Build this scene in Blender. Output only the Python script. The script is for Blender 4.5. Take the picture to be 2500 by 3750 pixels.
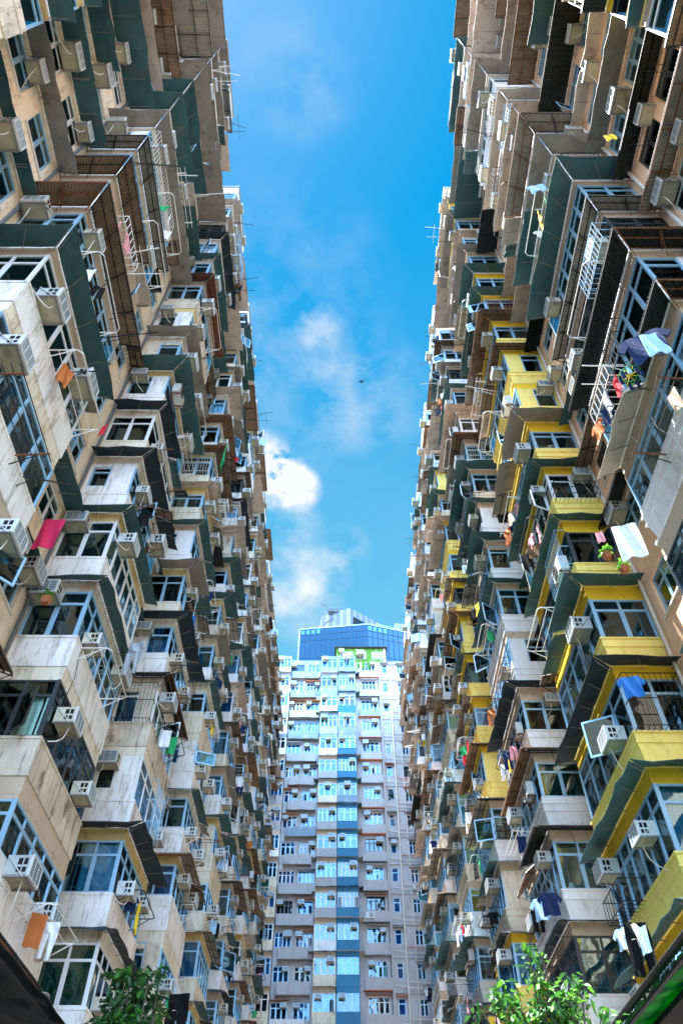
import bpy, math, random
from mathutils import Vector, Matrix
# ------------------------------------------------------------------ clear
for o in list(bpy.data.objects): bpy.data.objects.remove(o)
sc = bpy.context.scene
COL = sc.collection
R = math.radians
# ------------------------------------------------------------------ camera
EYE = 1.6                       # eye height; every h below is metres above the eye, z = h + EYE
PITCH, YAW, ROLL = R(50.246), R(0.092), R(0.15)
cam = bpy.data.cameras.new('camera'); co = bpy.data.objects.new('camera', cam); COL.objects.link(co)
cam.sensor_fit = 'VERTICAL'; cam.sensor_height = 24.0; cam.lens = 24*2675.8/3750
cam.shift_y = -0.0056; cam.clip_end = 6000; cam.clip_start = .05
co.matrix_world = (Matrix.Translation((0, 0, EYE)) @ Matrix.Rotation(-YAW, 4, 'Z') @
                   Matrix.Rotation(R(90)+PITCH, 4, 'X') @ Matrix.Rotation(ROLL, 4, 'Z'))
sc.camera = co
CAMINV = co.matrix_world.inverted()
def proj(x, y, z):
    """photo pixel (2500 x 3750) and depth of a world point"""
    p = CAMINV @ Vector((x, y, z)); d = -p.z
    if d <= .05: return (-9999, -9999, d)
    return (1250+2675.8*p.x/d, 1853.8-2675.8*p.y/d, d)
# ------------------------------------------------------------------ light
SUN_AZ, SUN_EL = R(-78), R(79)         # azimuth measured from +Y towards +X
SKY = 0.05; SUN = 4.6; EXPO = 2.98
sd = bpy.data.lights.new('sun', 'SUN'); sd.energy = SUN; sd.angle = R(.5); sd.color = (1, .975, .95)
so = bpy.data.objects.new('sun', sd); COL.objects.link(so)
sdir = Vector((math.sin(SUN_AZ)*math.cos(SUN_EL), math.cos(SUN_AZ)*math.cos(SUN_EL), math.sin(SUN_EL)))
so.location = sdir*200; so.rotation_euler = sdir.to_track_quat('Z', 'Y').to_euler()
w = bpy.data.worlds.new('World'); sc.world = w; w.use_nodes = True
nt = w.node_tree; nt.nodes.clear()
def N(nt, t, **k):
    n = nt.nodes.new(t)
    for a, b in k.items(): setattr(n, a, b)
    return n
def setin(n, **k):
    for a, b in k.items(): n.inputs[a.replace('_', ' ')].default_value = b
wo = N(nt, 'ShaderNodeOutputWorld'); bg = N(nt, 'ShaderNodeBackground'); bg.inputs[1].default_value = SKY
nt.links.new(bg.outputs[0], wo.inputs[0])
sky = N(nt, 'ShaderNodeTexSky', sky_type='NISHITA', sun_disc=False, sun_elevation=SUN_EL, sun_rotation=SUN_AZ,
        air_density=1.3, dust_density=.6, ozone_density=3.0, altitude=0)
tc = N(nt, 'ShaderNodeTexCoord'); nrm = N(nt, 'ShaderNodeVectorMath', operation='NORMALIZE')
nt.links.new(tc.outputs['Generated'], nrm.inputs[0])
def mth(op, a, b=None, c=None, nt=nt, clamp=False):
    n = N(nt, 'ShaderNodeMath', operation=op, use_clamp=clamp)
    for i, v in enumerate((a, b, c)):
        if v is None: continue
        if isinstance(v, (int, float)): n.inputs[i].default_value = v
        else: nt.links.new(v, n.inputs[i])
    return n.outputs[0]
hs = N(nt, 'ShaderNodeHueSaturation'); setin(hs, Hue=.487, Saturation=1.9, Value=.55)
nt.links.new(sky.outputs[0], hs.inputs['Color'])
sepz = N(nt, 'ShaderNodeSeparateXYZ'); nt.links.new(nrm.outputs[0], sepz.inputs[0])
def pixdir(u, v):
    d = Vector(((u-1250)/2675.8, (1853.8-v)/2675.8, -1)).normalized()
    return (co.matrix_world.to_3x3() @ d).normalized()
mp = N(nt, 'ShaderNodeMapping'); mp.inputs['Scale'].default_value = (1, 1, 1.3)
nt.links.new(nrm.outputs[0], mp.inputs[0])
no = N(nt, 'ShaderNodeTexNoise'); setin(no, Scale=13.0, Detail=10.0, Roughness=.58, Distortion=.0); nt.links.new(mp.outputs[0], no.inputs['Vector'])
no2 = N(nt, 'ShaderNodeTexNoise'); setin(no2, Scale=2.6, Detail=6.0, Roughness=.55); nt.links.new(mp.outputs[0], no2.inputs['Vector'])
# clouds: (photo pixel aimed at, angular radius in degrees, strength)
tot = None
for (u, v, rad, st) in ((1000, 1745, 3.0, 1.3), (950, 1700, 3.2, 1.2), (1090, 1790, 2.2, .9), (1165, 1195, 2.2, .26), (1060, 1960, 3.4, .30), (1180, 2110, 2.8, .30),
                        (1130, 2230, 3.6, .28), (1010, 2150, 4, .2), (1270, 2010, 2.4, .26), (1090, 300, 5, .09), (1000, 1100, 11, .08), (1080, 1450, 9, .10), (1350, 1450, 6, .14)):
    d = pixdir(u, v)
    dp = N(nt, 'ShaderNodeVectorMath', operation='DOT_PRODUCT'); nt.links.new(nrm.outputs[0], dp.inputs[0]); dp.inputs[1].default_value = d
    mr = N(nt, 'ShaderNodeMapRange', interpolation_type='SMOOTHSTEP'); nt.links.new(dp.outputs['Value'], mr.inputs[0])
    mr.inputs[1].default_value = math.cos(R(rad)); mr.inputs[2].default_value = 1.0; mr.inputs[3].default_value = 0; mr.inputs[4].default_value = st
    tot = mr.outputs[0] if tot is None else mth('ADD', tot, mr.outputs[0])
cl = mth('MULTIPLY', tot, mth('MULTIPLY_ADD', no.outputs[0], 6.5, -2.45, clamp=False), clamp=True)
wisp = mth('MULTIPLY', mth('MULTIPLY_ADD', no2.outputs[0], 2.2, -.95, clamp=True), .32)
lowz = N(nt, 'ShaderNodeMapRange'); nt.links.new(sepz.outputs[2], lowz.inputs[0])
lowz.inputs[1].default_value = .98; lowz.inputs[2].default_value = .55; lowz.inputs[3].default_value = .0; lowz.inputs[4].default_value = .42
fac = mth('ADD', cl, mth('ADD', mth('MULTIPLY', wisp, lowz.outputs[0]), 0), clamp=True)
haze = N(nt, 'ShaderNodeMix', data_type='RGBA'); up_ = N(nt, 'ShaderNodeMapRange', interpolation_type='SMOOTHSTEP'); nt.links.new(sepz.outputs[2], up_.inputs[0])
up_.inputs[1].default_value = .60; up_.inputs[2].default_value = 1.0
K = 1/(SKY*2**EXPO)
nt.links.new(up_.outputs[0], haze.inputs[0]); haze.inputs[6].default_value = (.20*K, .63*K, .88*K, 1); haze.inputs[7].default_value = (.0*K, .39*K, .84*K, 1)
hz2 = N(nt, 'ShaderNodeMix', data_type='RGBA'); hz2.inputs[0].default_value = .82; nt.links.new(hs.outputs[0], hz2.inputs[6]); nt.links.new(haze.outputs[2], hz2.inputs[7]); haze = hz2
cmx = N(nt, 'ShaderNodeMix', data_type='RGBA'); nt.links.new(fac, cmx.inputs[0]); nt.links.new(haze.outputs[2], cmx.inputs[6]); cmx.inputs[7].default_value = (.95*K, 1.0*K, 1.05*K, 1)
# unseen bright broken cloud added behind the camera as fill for facing walls
bk = N(nt, 'ShaderNodeMapRange', interpolation_type='SMOOTHSTEP'); nt.links.new(sepz.outputs[1], bk.inputs[0])
bk.inputs[1].default_value = -.12; bk.inputs[2].default_value = -.72
bf = mth('MULTIPLY', bk.outputs[0], mth('MULTIPLY_ADD', no2.outputs[0], 3.0, -.75, clamp=True), clamp=True)
cm2 = N(nt, 'ShaderNodeMix', data_type='RGBA'); nt.links.new(bf, cm2.inputs[0]); nt.links.new(cmx.outputs[2], cm2.inputs[6]); cm2.inputs[7].default_value = (5.9*K, 9.6*K, 14.4*K, 1)
nt.links.new(cm2.outputs[2], bg.inputs[0])
sc.view_settings.view_transform = 'Standard'; sc.view_settings.look = 'None'
sc.view_settings.gamma = 1; sc.view_settings.exposure = EXPO
sc.render.engine = 'CYCLES'
try:
    sc.cycles.max_bounces = 7; sc.cycles.diffuse_bounces = 4; sc.cycles.glossy_bounces = 3; sc.cycles.transparent_max_bounces = 12
except Exception: pass
# ------------------------------------------------------------------ materials
MATS = {}
def mat(name, col, rough=.8, metal=0., spec=.3, var=0., vscale=1.2, stain=None, sfac=.5, streak=0., bump=0., bscale=30, sub=0):
    """plaster / metal / cloth with its own dirt: large mottling (var), stain colour in patches (stain, sfac), vertical streaks"""
    m = bpy.data.materials.new(name); m.use_nodes = True; t = m.node_tree; b = t.nodes['Principled BSDF']
    setin(b, Base_Color=(*col, 1), Roughness=rough, Metallic=metal); b.inputs['Specular IOR Level'].default_value = spec
    g = N(t, 'ShaderNodeNewGeometry')
    out = None
    if var or stain:
        n1 = N(t, 'ShaderNodeTexNoise'); setin(n1, Scale=vscale, Detail=6., Roughness=.62); t.links.new(g.outputs['Position'], n1.inputs['Vector'])
        mr = N(t, 'ShaderNodeMapRange'); t.links.new(n1.outputs[0], mr.inputs[0])
        mr.inputs[1].default_value = .3; mr.inputs[2].default_value = .7; mr.inputs[3].default_value = 1-var; mr.inputs[4].default_value = 1+var*.6
        vm = N(t, 'ShaderNodeVectorMath', operation='SCALE'); vm.inputs[0].default_value = col; t.links.new(mr.outputs[0], vm.inputs['Scale'])
        out = vm.outputs[0]
    if stain:
        n2 = N(t, 'ShaderNodeTexNoise'); setin(n2, Scale=1.0, Detail=8., Roughness=.7)
        m2 = N(t, 'ShaderNodeMapping'); m2.inputs['Scale'].default_value = (1.9, 1.9, .9 if streak else 2.0); m2.inputs['Location'].default_value = (3.1, 7.7, 1.3)
        t.links.new(g.outputs['Position'], m2.inputs[0]); t.links.new(m2.outputs[0], n2.inputs['Vector'])
        mr2 = N(t, 'ShaderNodeMapRange', interpolation_type='SMOOTHSTEP'); t.links.new(n2.outputs[0], mr2.inputs[0])
        mr2.inputs[1].default_value = .54; mr2.inputs[2].default_value = .64; mr2.inputs[3].default_value = 0; mr2.inputs[4].default_value = sfac
        mx = N(t, 'ShaderNodeMix', data_type='RGBA'); t.links.new(mr2.outputs[0], mx.inputs[0]); t.links.new(out, mx.inputs[6]); mx.inputs[7].default_value = (*stain, 1)
        out = mx.outputs[2]
        if streak:
            n3 = N(t, 'ShaderNodeTexNoise'); setin(n3, Scale=1.0, Detail=5., Roughness=.75)
            m3 = N(t, 'ShaderNodeMapping'); m3.inputs['Scale'].default_value = (5.5, 5.5, .7); t.links.new(g.outputs['Position'], m3.inputs[0]); t.links.new(m3.outputs[0], n3.inputs['Vector'])
            mr3 = N(t, 'ShaderNodeMapRange'); t.links.new(n3.outputs[0], mr3.inputs[0])
            mr3.inputs[1].default_value = .52; mr3.inputs[2].default_value = .66; mr3.inputs[3].default_value = 0; mr3.inputs[4].default_value = streak
            mx3 = N(t, 'ShaderNodeMix', data_type='RGBA'); t.links.new(mr3.outputs[0], mx3.inputs[0]); t.links.new(out, mx3.inputs[6])
            mx3.inputs[7].default_value = (stain[0]*.5, stain[1]*.5, stain[2]*.5, 1); out = mx3.outputs[2]
    if out is not None: t.links.new(out, b.inputs['Base Color'])
    if bump:
        nb = N(t, 'ShaderNodeTexNoise'); setin(nb, Scale=bscale, Detail=4.); t.links.new(g.outputs['Position'], nb.inputs['Vector'])
        bp = N(t, 'ShaderNodeBump'); setin(bp, Strength=bump, Distance=.02); t.links.new(nb.outputs[0], bp.inputs['Height']); t.links.new(bp.outputs[0], b.inputs['Normal'])
    MATS[name] = m; return m
# plaster
mat('cream', (.74, .68, .55), .9, var=.14, stain=(.34, .22, .10), sfac=.6, streak=.45, bump=.25, vscale=.8)
mat('peachcream', (.82, .67, .50), .9, var=.12, stain=(.40, .26, .13), sfac=.5, streak=.4, bump=.25, vscale=.8)
mat('offwhite', (.83, .82, .81), .9, var=.14, stain=(.44, .36, .27), sfac=.55, streak=.6, bump=.25, vscale=.9)
mat('rotten', (.66, .58, .47), .95, var=.25, stain=(.10, .08, .05), sfac=.75, streak=.6, bump=.5, vscale=1.6)
mat('mossy', (.40, .36, .14), .95, var=.3, stain=(.09, .09, .02), sfac=.8, streak=.5, bump=.5, vscale=2.2)
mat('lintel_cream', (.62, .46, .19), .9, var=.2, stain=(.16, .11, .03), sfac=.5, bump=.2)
mat('peach', (.88, .57, .38), .85, var=.07, stain=(.50, .26, .14), sfac=.3, streak=.12, bump=.15, vscale=.7)
mat('yellow', (.96, .76, .21), .8, var=.07, stain=(.52, .34, .08), sfac=.35, streak=.18, bump=.12, vscale=.8)
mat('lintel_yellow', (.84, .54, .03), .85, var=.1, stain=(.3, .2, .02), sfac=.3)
mat('white', (.82, .83, .86), .85, var=.08, stain=(.45, .33, .26), sfac=.3, streak=.2, bump=.15, vscale=.8)
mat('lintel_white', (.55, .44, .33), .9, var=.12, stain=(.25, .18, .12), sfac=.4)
mat('greywhite', (.62, .65, .68), .85, var=.08, stain=(.25, .22, .2), sfac=.4, streak=.25)
mat('pinkwhite', (.41, .42, .45), .9, var=.1, stain=(.42, .24, .16), sfac=.42, streak=.3, bump=.2, vscale=.6)
mat('blue_paint', (.04, .20, .36), .75, var=.12, stain=(.05, .2, .36), sfac=.4, streak=.2, vscale=.8)
mat('paleblue_paint', (.23, .31, .42), .85, var=.15, stain=(.55, .5, .48), sfac=.7, streak=.1, vscale=.9)
mat('paleyellow', (.42, .38, .26), .85, var=.1, stain=(.4, .3, .16), sfac=.4, streak=.2)
mat('green_paint', (.07, .19, .015), .8, var=.08, stain=(.62, .55, .4), sfac=.5)
mat('red_stain', (.48, .17, .08), .9, var=.2, stain=(.3, .1, .06), sfac=.5)
mat('roof_grey', (.22, .22, .22), .9, var=.2)
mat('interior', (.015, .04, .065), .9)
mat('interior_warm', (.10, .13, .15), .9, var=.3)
mat('asphalt', (.08, .08, .08), .9, var=.2, bump=.2)
mat('pave', (.26, .26, .26), .9, var=.15)
# metals
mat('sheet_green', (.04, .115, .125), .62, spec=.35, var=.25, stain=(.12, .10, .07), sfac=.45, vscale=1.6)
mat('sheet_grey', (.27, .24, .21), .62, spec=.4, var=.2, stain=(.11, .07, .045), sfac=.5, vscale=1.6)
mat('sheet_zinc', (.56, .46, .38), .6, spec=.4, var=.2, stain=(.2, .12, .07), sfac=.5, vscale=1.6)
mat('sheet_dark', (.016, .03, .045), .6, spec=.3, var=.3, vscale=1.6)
mat('corr_brown', (.30, .20, .13), .75, spec=.3, var=.25, stain=(.09, .045, .02), sfac=.6, vscale=3.)
mat('corr_zinc', (.36, .33, .28), .6, spec=.4, var=.2, stain=(.22, .12, .05), sfac=.5, vscale=2.)
mat('corr_dark', (.03, .035, .035), .7, spec=.3, var=.3, vscale=2.)
mat('corr_white', (.55, .54, .52), .6, spec=.4, var=.15, stain=(.3, .2, .12), sfac=.4, vscale=2.)
mat('corr_red', (.26, .10, .06), .75, spec=.3, var=.25, stain=(.12, .05, .03), sfac=.5, vscale=3.)
mat('iron_black', (.012, .012, .013), .6, spec=.35)
mat('iron_rust', (.20, .075, .03), .85, var=.3, vscale=8)
mat('strut_grey', (.20, .19, .18), .6, spec=.4)
mat('alu', (.34, .58, .78), .42, metal=.35, spec=.5, var=.08)
mat('alu_dark', (.05, .06, .07), .45, metal=.3, spec=.5)
mat('alu_white', (.72, .74, .75), .5, spec=.5)
mat('tube_white', (.72, .70, .66), .5, spec=.5)
mat('ac_cream', (.54, .48, .36), .55, spec=.4, var=.12, stain=(.35, .24, .12), sfac=.3, vscale=5.)
mat('ac_pan', (.40, .36, .24), .6, spec=.4, var=.2, stain=(.18, .12, .05), sfac=.6, vscale=4.)
mat('ac_white', (.60, .62, .62), .5, spec=.4, var=.06, stain=(.4, .3, .2), sfac=.25, vscale=5.)
mat('ac_grey', (.42, .44, .43), .55, spec=.4, var=.1, stain=(.25, .18, .1), sfac=.3, vscale=5.)
mat('ac_grille', (.10, .24, .36), .4, metal=.3, spec=.5)
mat('hole', (.012, .012, .014), .9)
mat('pipe', (.64, .60, .56), .6, var=.1)
mat('pipe_dark', (.10, .12, .13), .6)
mat('panel_grey', (.13, .15, .19), .6, var=.05)
mat('panel_light', (.19, .21, .26), .6, var=.05)
mat('tower_glass', (.003, .055, .12), .10, metal=.5, spec=.6)
mat('tower_glass_pale', (.05, .18, .30), .2, metal=.5, spec=.6)
mat('mullion', (.02, .05, .09), .5, metal=.3)
mat('tarp_black', (.003, .007, .008), .5, spec=.12, var=.5, vscale=2, bump=.6, bscale=5)
mat('tarp_green', (.008, .17, .03), .6, var=.45, stain=(.005, .05, .06), sfac=.9, vscale=3.5, bump=.6, bscale=7)
mat('torn', (.42, .34, .25), .9, var=.3, stain=(.12, .09, .06), sfac=.7, vscale=3)
mat('leaf', (.06, .22, .03), .5, spec=.4, var=.35, vscale=5)
mat('leaf_light', (.12, .32, .03), .5, spec=.4, var=.3, vscale=5)
mat('leaf_dark', (.03, .11, .03), .45, spec=.5, var=.35, vscale=5)
mat('bark', (.10, .08, .06), .9, var=.3, vscale=8)
mat('terracotta', (.35, .12, .05), .8)
mat('bird_dark', (.02, .02, .02), .8)
def translucent(name, f):
    t = MATS[name].node_tree; b = t.nodes['Principled BSDF']; o = t.nodes['Material Output']; tl = N(t, 'ShaderNodeBsdfTranslucent'); mx = N(t, 'ShaderNodeMixShader'); mx.inputs[0].default_value = f
    l = b.inputs['Base Color'].links
    if l: t.links.new(l[0].from_socket, tl.inputs[0])
    else: tl.inputs[0].default_value = b.inputs['Base Color'].default_value
    t.links.new(b.outputs[0], mx.inputs[1]); t.links.new(tl.outputs[0], mx.inputs[2]); t.links.new(mx.outputs[0], o.inputs[0])
for k_ in ('leaf', 'leaf_light', 'leaf_dark'): translucent(k_, .3)
translucent('tarp_green', .6)
CLOTH = {'white': (.78, .78, .78), 'pale blue': (.35, .55, .75), 'navy': (.015, .03, .09), 'black': (.01, .01, .012), 'red': (.62, .03, .04),
         'pink': (.75, .33, .36), 'crimson': (.70, .04, .13), 'yellow': (.80, .58, .05), 'grey': (.33, .34, .36), 'blue': (.03, .16, .50), 'green': (.03, .34, .12), 'orange': (.45, .14, .04), 'brown': (.16, .09, .05), 'beige': (.55, .45, .33)}
for k_, c_ in CLOTH.items(): mat('cloth_'+k_, c_, .9, spec=.1, var=.15, vscale=6)
for k_, c_ in {'lace': (.62, .74, .82), 'teal': (.12, .42, .46), 'rose': (.45, .25, .24), 'tan': (.42, .30, .18), 'brown': (.13, .08, .05), 'blue': (.16, .40, .62), 'mint': (.3, .55, .5)}.items():
    mat('curtain_'+k_, c_, .9, spec=.1, var=.2, vscale=4)
def glass(name, tint, base):
    m = bpy.data.materials.new(name); m.use_nodes = True; t = m.node_tree; t.nodes.remove(t.nodes['Principled BSDF'])
    o = t.nodes['Material Output']; tr = N(t, 'ShaderNodeBsdfTransparent'); tr.inputs[0].default_value = (*tint, 1)
    gl = N(t, 'ShaderNodeBsdfGlossy'); gl.inputs['Roughness'].default_value = .04; gl.inputs[0].default_value = (.62, .88, 1, 1)
    g = N(t, 'ShaderNodeNewGeometry'); nz = N(t, 'ShaderNodeTexNoise'); setin(nz, Scale=1.7, Detail=1.); t.links.new(g.outputs['Position'], nz.inputs['Vector'])
    bp = N(t, 'ShaderNodeBump'); setin(bp, Strength=.25, Distance=.05); t.links.new(nz.outputs[0], bp.inputs['Height']); t.links.new(bp.outputs[0], gl.inputs['Normal'])
    fr = N(t, 'ShaderNodeFresnel'); fr.inputs[0].default_value = 1.5
    f = mth('MULTIPLY_ADD', fr.outputs[0], .85, base, nt=t, clamp=True)
    mx = N(t, 'ShaderNodeMixShader'); t.links.new(f, mx.inputs[0]); t.links.new(tr.outputs[0], mx.inputs[1]); t.links.new(gl.outputs[0], mx.inputs[2])
    t.links.new(mx.outputs[0], o.inputs[0]); MATS[name] = m
glass('glass', (.52, .82, .92), .18)
glass('glass_blue', (.34, .68, .86), .24)
glass('glass_green', (.25, .50, .42), .14)
glass('glass_end', (.38, .66, .85), .03)
glass('glass_end_dark', (.14, .26, .36), .04)
glass('glass_dark', (.12, .15, .18), .10)
# ------------------------------------------------------------------ mesh helpers
class Frame:
    """x along, y outwards, z up"""
    def __init__(s, o, ex, ey, ez=(0, 0, 1)):
        s.m = Matrix((( ex[0], ey[0], ez[0], o[0]), (ex[1], ey[1], ez[1], o[1]), (ex[2], ey[2], ez[2], o[2]), (0, 0, 0, 1)))
        s.flip = s.m.to_3x3().determinant() < 0
    def __matmul__(s, p): return s.m @ Vector(p)
    def at(s, p, rx=0, ry=0, rz=0):
        f = Frame.__new__(Frame); f.m = s.m @ Matrix.Translation(p) @ Matrix.Rotation(rz, 4, 'Z') @ Matrix.Rotation(ry, 4, 'Y') @ Matrix.Rotation(rx, 4, 'X'); f.flip = s.flip; return f
WORLD = Frame((0, 0, 0), (1, 0, 0), (0, 1, 0))
class MB:
    def __init__(s): s.v = []; s.f = []; s.mi = []; s.mats = []
    def _m(s, name):
        if name not in s.mats: s.mats.append(name)
        return s.mats.index(name)
    def poly(s, F, pts, faces, m):
        b = len(s.v); s.v += [tuple(F @ p) for p in pts]; k = s._m(m)
        for f in faces:
            f = [b+i for i in f]
            s.f.append(f[::-1] if F.flip else f); s.mi.append(k)
    def box(s, F, x0, x1, y0, y1, z0, z1, m):
        s.hexa(F, [(x0, y0, z0), (x1, y0, z0), (x1, y1, z0), (x0, y1, z0), (x0, y0, z1), (x1, y0, z1), (x1, y1, z1), (x0, y1, z1)], m)
    def hexa(s, F, p, m):
        s.poly(F, p, [(3, 2, 1, 0), (4, 5, 6, 7), (0, 1, 5, 4), (1, 2, 6, 5), (2, 3, 7, 6), (3, 0, 4, 7)], m)
    def bar(s, F, a, b, r, m, n=4):
        a = Vector(a); b = Vector(b); d = b-a
        if d.length < 1e-6: return
        d.normalize(); u = d.cross(Vector((0, 0, 1)) if abs(d.z) < .9 else Vector((1, 0, 0))).normalized(); v = d.cross(u)
        P = []
        for c in (a, b):
            for i in range(n):
                t = 2*math.pi*(i+.5)/n; P.append(c+(u*math.cos(t)+v*math.sin(t))*r)
        fs = [(i, (i+1) % n, n+(i+1) % n, n+i) for i in range(n)]+[tuple(range(n))[::-1], tuple(range(n, 2*n))]
        s.poly(F, P, fs, m)
    def path(s, F, pts, r, m, n=4):
        for a, b in zip(pts, pts[1:]): s.bar(F, a, b, r, m, n)
    def grid(s, F, fn, nu, nv, m, thick=None):
        """surface fn(i/nu, j/nv) -> point; optional thickness vector gives it a second skin"""
        P = [fn(i/nu, j/nv) for j in range(nv+1) for i in range(nu+1)]
        fs = [(j*(nu+1)+i, j*(nu+1)+i+1, (j+1)*(nu+1)+i+1, (j+1)*(nu+1)+i) for j in range(nv) for i in range(nu)]
        if thick:
            t = Vector(thick); k = len(P); P = P+[tuple(Vector(p)+t) for p in P]
            fs = fs+[tuple(k+i for i in f[::-1]) for f in fs]
            e = [i for i in range(nu+1)]+[j*(nu+1)+nu for j in range(1, nv+1)]+[nv*(nu+1)+i for i in range(nu-1, -1, -1)]+[j*(nu+1) for j in range(nv-1, 0, -1)]
            for a, b in zip(e, e[1:]+e[:1]): fs.append((a, a+k, b+k, b))
        s.poly(F, P, fs, m)
    def obj(s, name, parent=None, smooth=False):
        me = bpy.data.meshes.new(name); me.from_pydata(s.v, [], s.f); 
        for n_ in s.mats: me.materials.append(MATS[n_])
        me.polygons.foreach_set('material_index', s.mi)
        if smooth: me.polygons.foreach_set('use_smooth', [True]*len(s.f))
        me.update(); o = bpy.data.objects.new(name, me); COL.objects.link(o)
        if parent: o.parent = parent
        return o
def tag(o, label=None, cat=None, group=None, kind=None):
    if label: o['label'] = label
    if cat: o['category'] = cat
    if group: o['group'] = group
    if kind: o['kind'] = kind
    return o
def empty(name, loc, label, cat, group=None):
    o = bpy.data.objects.new(name, None); COL.objects.link(o); o.location = loc; o.empty_display_size = .3
    return tag(o, label, cat, group)
def link_mesh(name, me, parent, mat_=None):
    o = bpy.data.objects.new(name, me); COL.objects.link(o); o.parent = parent
    if mat_: o.matrix_local = mat_
    return o
class Pool:
    """parts of one kind on one building: the 100 largest in the photo singly, the rest as one stuff part"""
    def __init__(s, name, parent, cap=100): s.name = name; s.parent = parent; s.items = []; s.cap = cap
    def add(s, build, P, size=1.0, label=None, subs=()):
        u, v, d = proj(*P); vis = (-150 < u < 2650 and -250 < v < 3950)
        s.items.append((size/max(d, .5) if vis else size/max(d, .5)*.001, len(s.items), build, label, subs, vis))
    def flush(s):
        s.items.sort(key=lambda t: -t[0]); rest = {}
        for i, (_, _, build, label, subs, vis) in enumerate(s.items):
            if i < s.cap and vis:
                mb = MB(); build(mb)
                if not mb.f: continue
                o = mb.obj(s.name); base = Vector(mb.v[0]); o.data.transform(Matrix.Translation(-base)); o.location = base; o.parent = s.parent
                if label: o['label'] = label
                for nm, fn in subs:
                    m2 = MB(); fn(m2)
                    if m2.f:
                        q = m2.obj(nm); q.data.transform(Matrix.Translation(-base)); q.parent = o
            else:
                key = 0
                mb = rest.setdefault(key, MB()); build(mb)
                for nm, fn in subs: fn(mb)
        for mb in rest.values():
            if mb.f: tag(mb.obj(s.name, s.parent), kind='stuff')
ORD = ['first', 'second', 'third', 'fourth', 'fifth', 'sixth', 'seventh', 'eighth', 'ninth', 'tenth', 'eleventh', 'twelfth', 'thirteenth', 'fourteenth', 'fifteenth', 'sixteenth', 'seventeenth', 'eighteenth', 'nineteenth', 'twentieth', 'twenty-first']
# ------------------------------------------------------------------ windows
def window(mb, F, x0, x1, z0, z1, y, rng, fm='alu', gm='glass', tr=.70, pitch=.72, full=True, opn=0., cur=None, grille=False, part='all'):
    """aluminium casement ribbon in the plane y of frame F. part: frame / pane / curtain / all"""
    W = x1-x0; H = z1-z0; n = max(1, round(W/pitch)); t = .035; zt = z0+H*tr
    A = part == 'all'
    r = random.Random(rng)
    if A or part == 'frame':
        mb.box(F, x0, x1, y-.06, y, z0, z0+.05, fm); mb.box(F, x0, x1, y-.06, y, z1-.05, z1, fm)
        for xx in (x0, x1-.05): mb.box(F, xx, xx+.05, y-.06, y, z0+.05, z1-.05, fm)
        if tr < 1: mb.box(F, x0+.05, x1-.05, y-.055, y-.004, zt-t, zt+t, fm)
        for i in range(1, n):
            xx = x0+W*i/n; mb.box(F, xx-t, xx+t, y-.053, y-.006, z0+.05, z1-.05, fm)
        if full:
            for i in range(n):
                a = x0+W*i/n+t; b = x0+W*(i+1)/n-t
                mb.box(F, a, a+.03, y-.04, y-.012, z0+.05, zt-t, fm); mb.box(F, b-.03, b, y-.04, y-.012, z0+.05, zt-t, fm)
                if grille:
                    for q in (.33, .66):
                        xx = a+(b-a)*q; mb.box(F, xx-.008, xx+.008, y-.10, y-.085, z0+.06, zt-t, 'alu_white')
                    for q in (.18, .8): mb.box(F, a, b, y-.084, y-.07, z0+(zt-z0)*q-.008, z0+(zt-z0)*q+.008, 'alu_white')
    for i in range(n):
        a = x0+W*i/n+t; b = x0+W*(i+1)/n-t
        op = r.random() < opn
        if A or part == 'pane':
            if not op: mb.box(F, a, b, y-.032, y-.026, z0+.05, zt-t, gm)
            if tr < 1: mb.box(F, a, b, y-.032, y-.026, zt+t, z1-.05, gm)
        if op:
            ang = R(r.uniform(35, 80)); G = F.at((a if r.random() < .5 else b, y, z0+.05), rz=0)
            sgn = 1 if (G.m.translation-(F @ (a, y, z0+.05))).length < .01 else -1
            G = G.at((0, 0, 0), rz=ang if sgn > 0 else -ang); ww = (b-a)*sgn; hh = zt-t-z0-.05
            xa, xb = min(0, ww), max(0, ww)
            if A or part == 'frame':
                for bx in ((xa, xb, 0, .05), (xa, xb, hh-.05, hh), (xa, xa+.045, .05, hh-.05), (xb-.045, xb, .05, hh-.05)): mb.box(G, bx[0], bx[1], 0, .03, bx[2], bx[3], fm)
            if A or part == 'pane': mb.box(G, xa+.045, xb-.045, .012, .018, .05, hh-.05, gm)
    if cur and (A or part == 'curtain'):
        c0 = r.uniform(0, .4) if r.random() < .3 else 0; c1 = 1 if r.random() < .7 else r.uniform(.6, 1)
        if c1-c0 < .3: c0, c1 = 0, 1
        xa = x0+.06+(W-.12)*c0; xb = x0+.06+(W-.12)*c1; m_ = max(6, int((xb-xa)/.11)); ph = r.uniform(0, 6)
        mb.grid(F, lambda u, v: (xa+(xb-xa)*u, y-.16+.03*math.sin(u*m_*math.pi+ph+v*.8), z0+.03+(H-.08)*v), m_*2, 2, cur)
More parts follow.
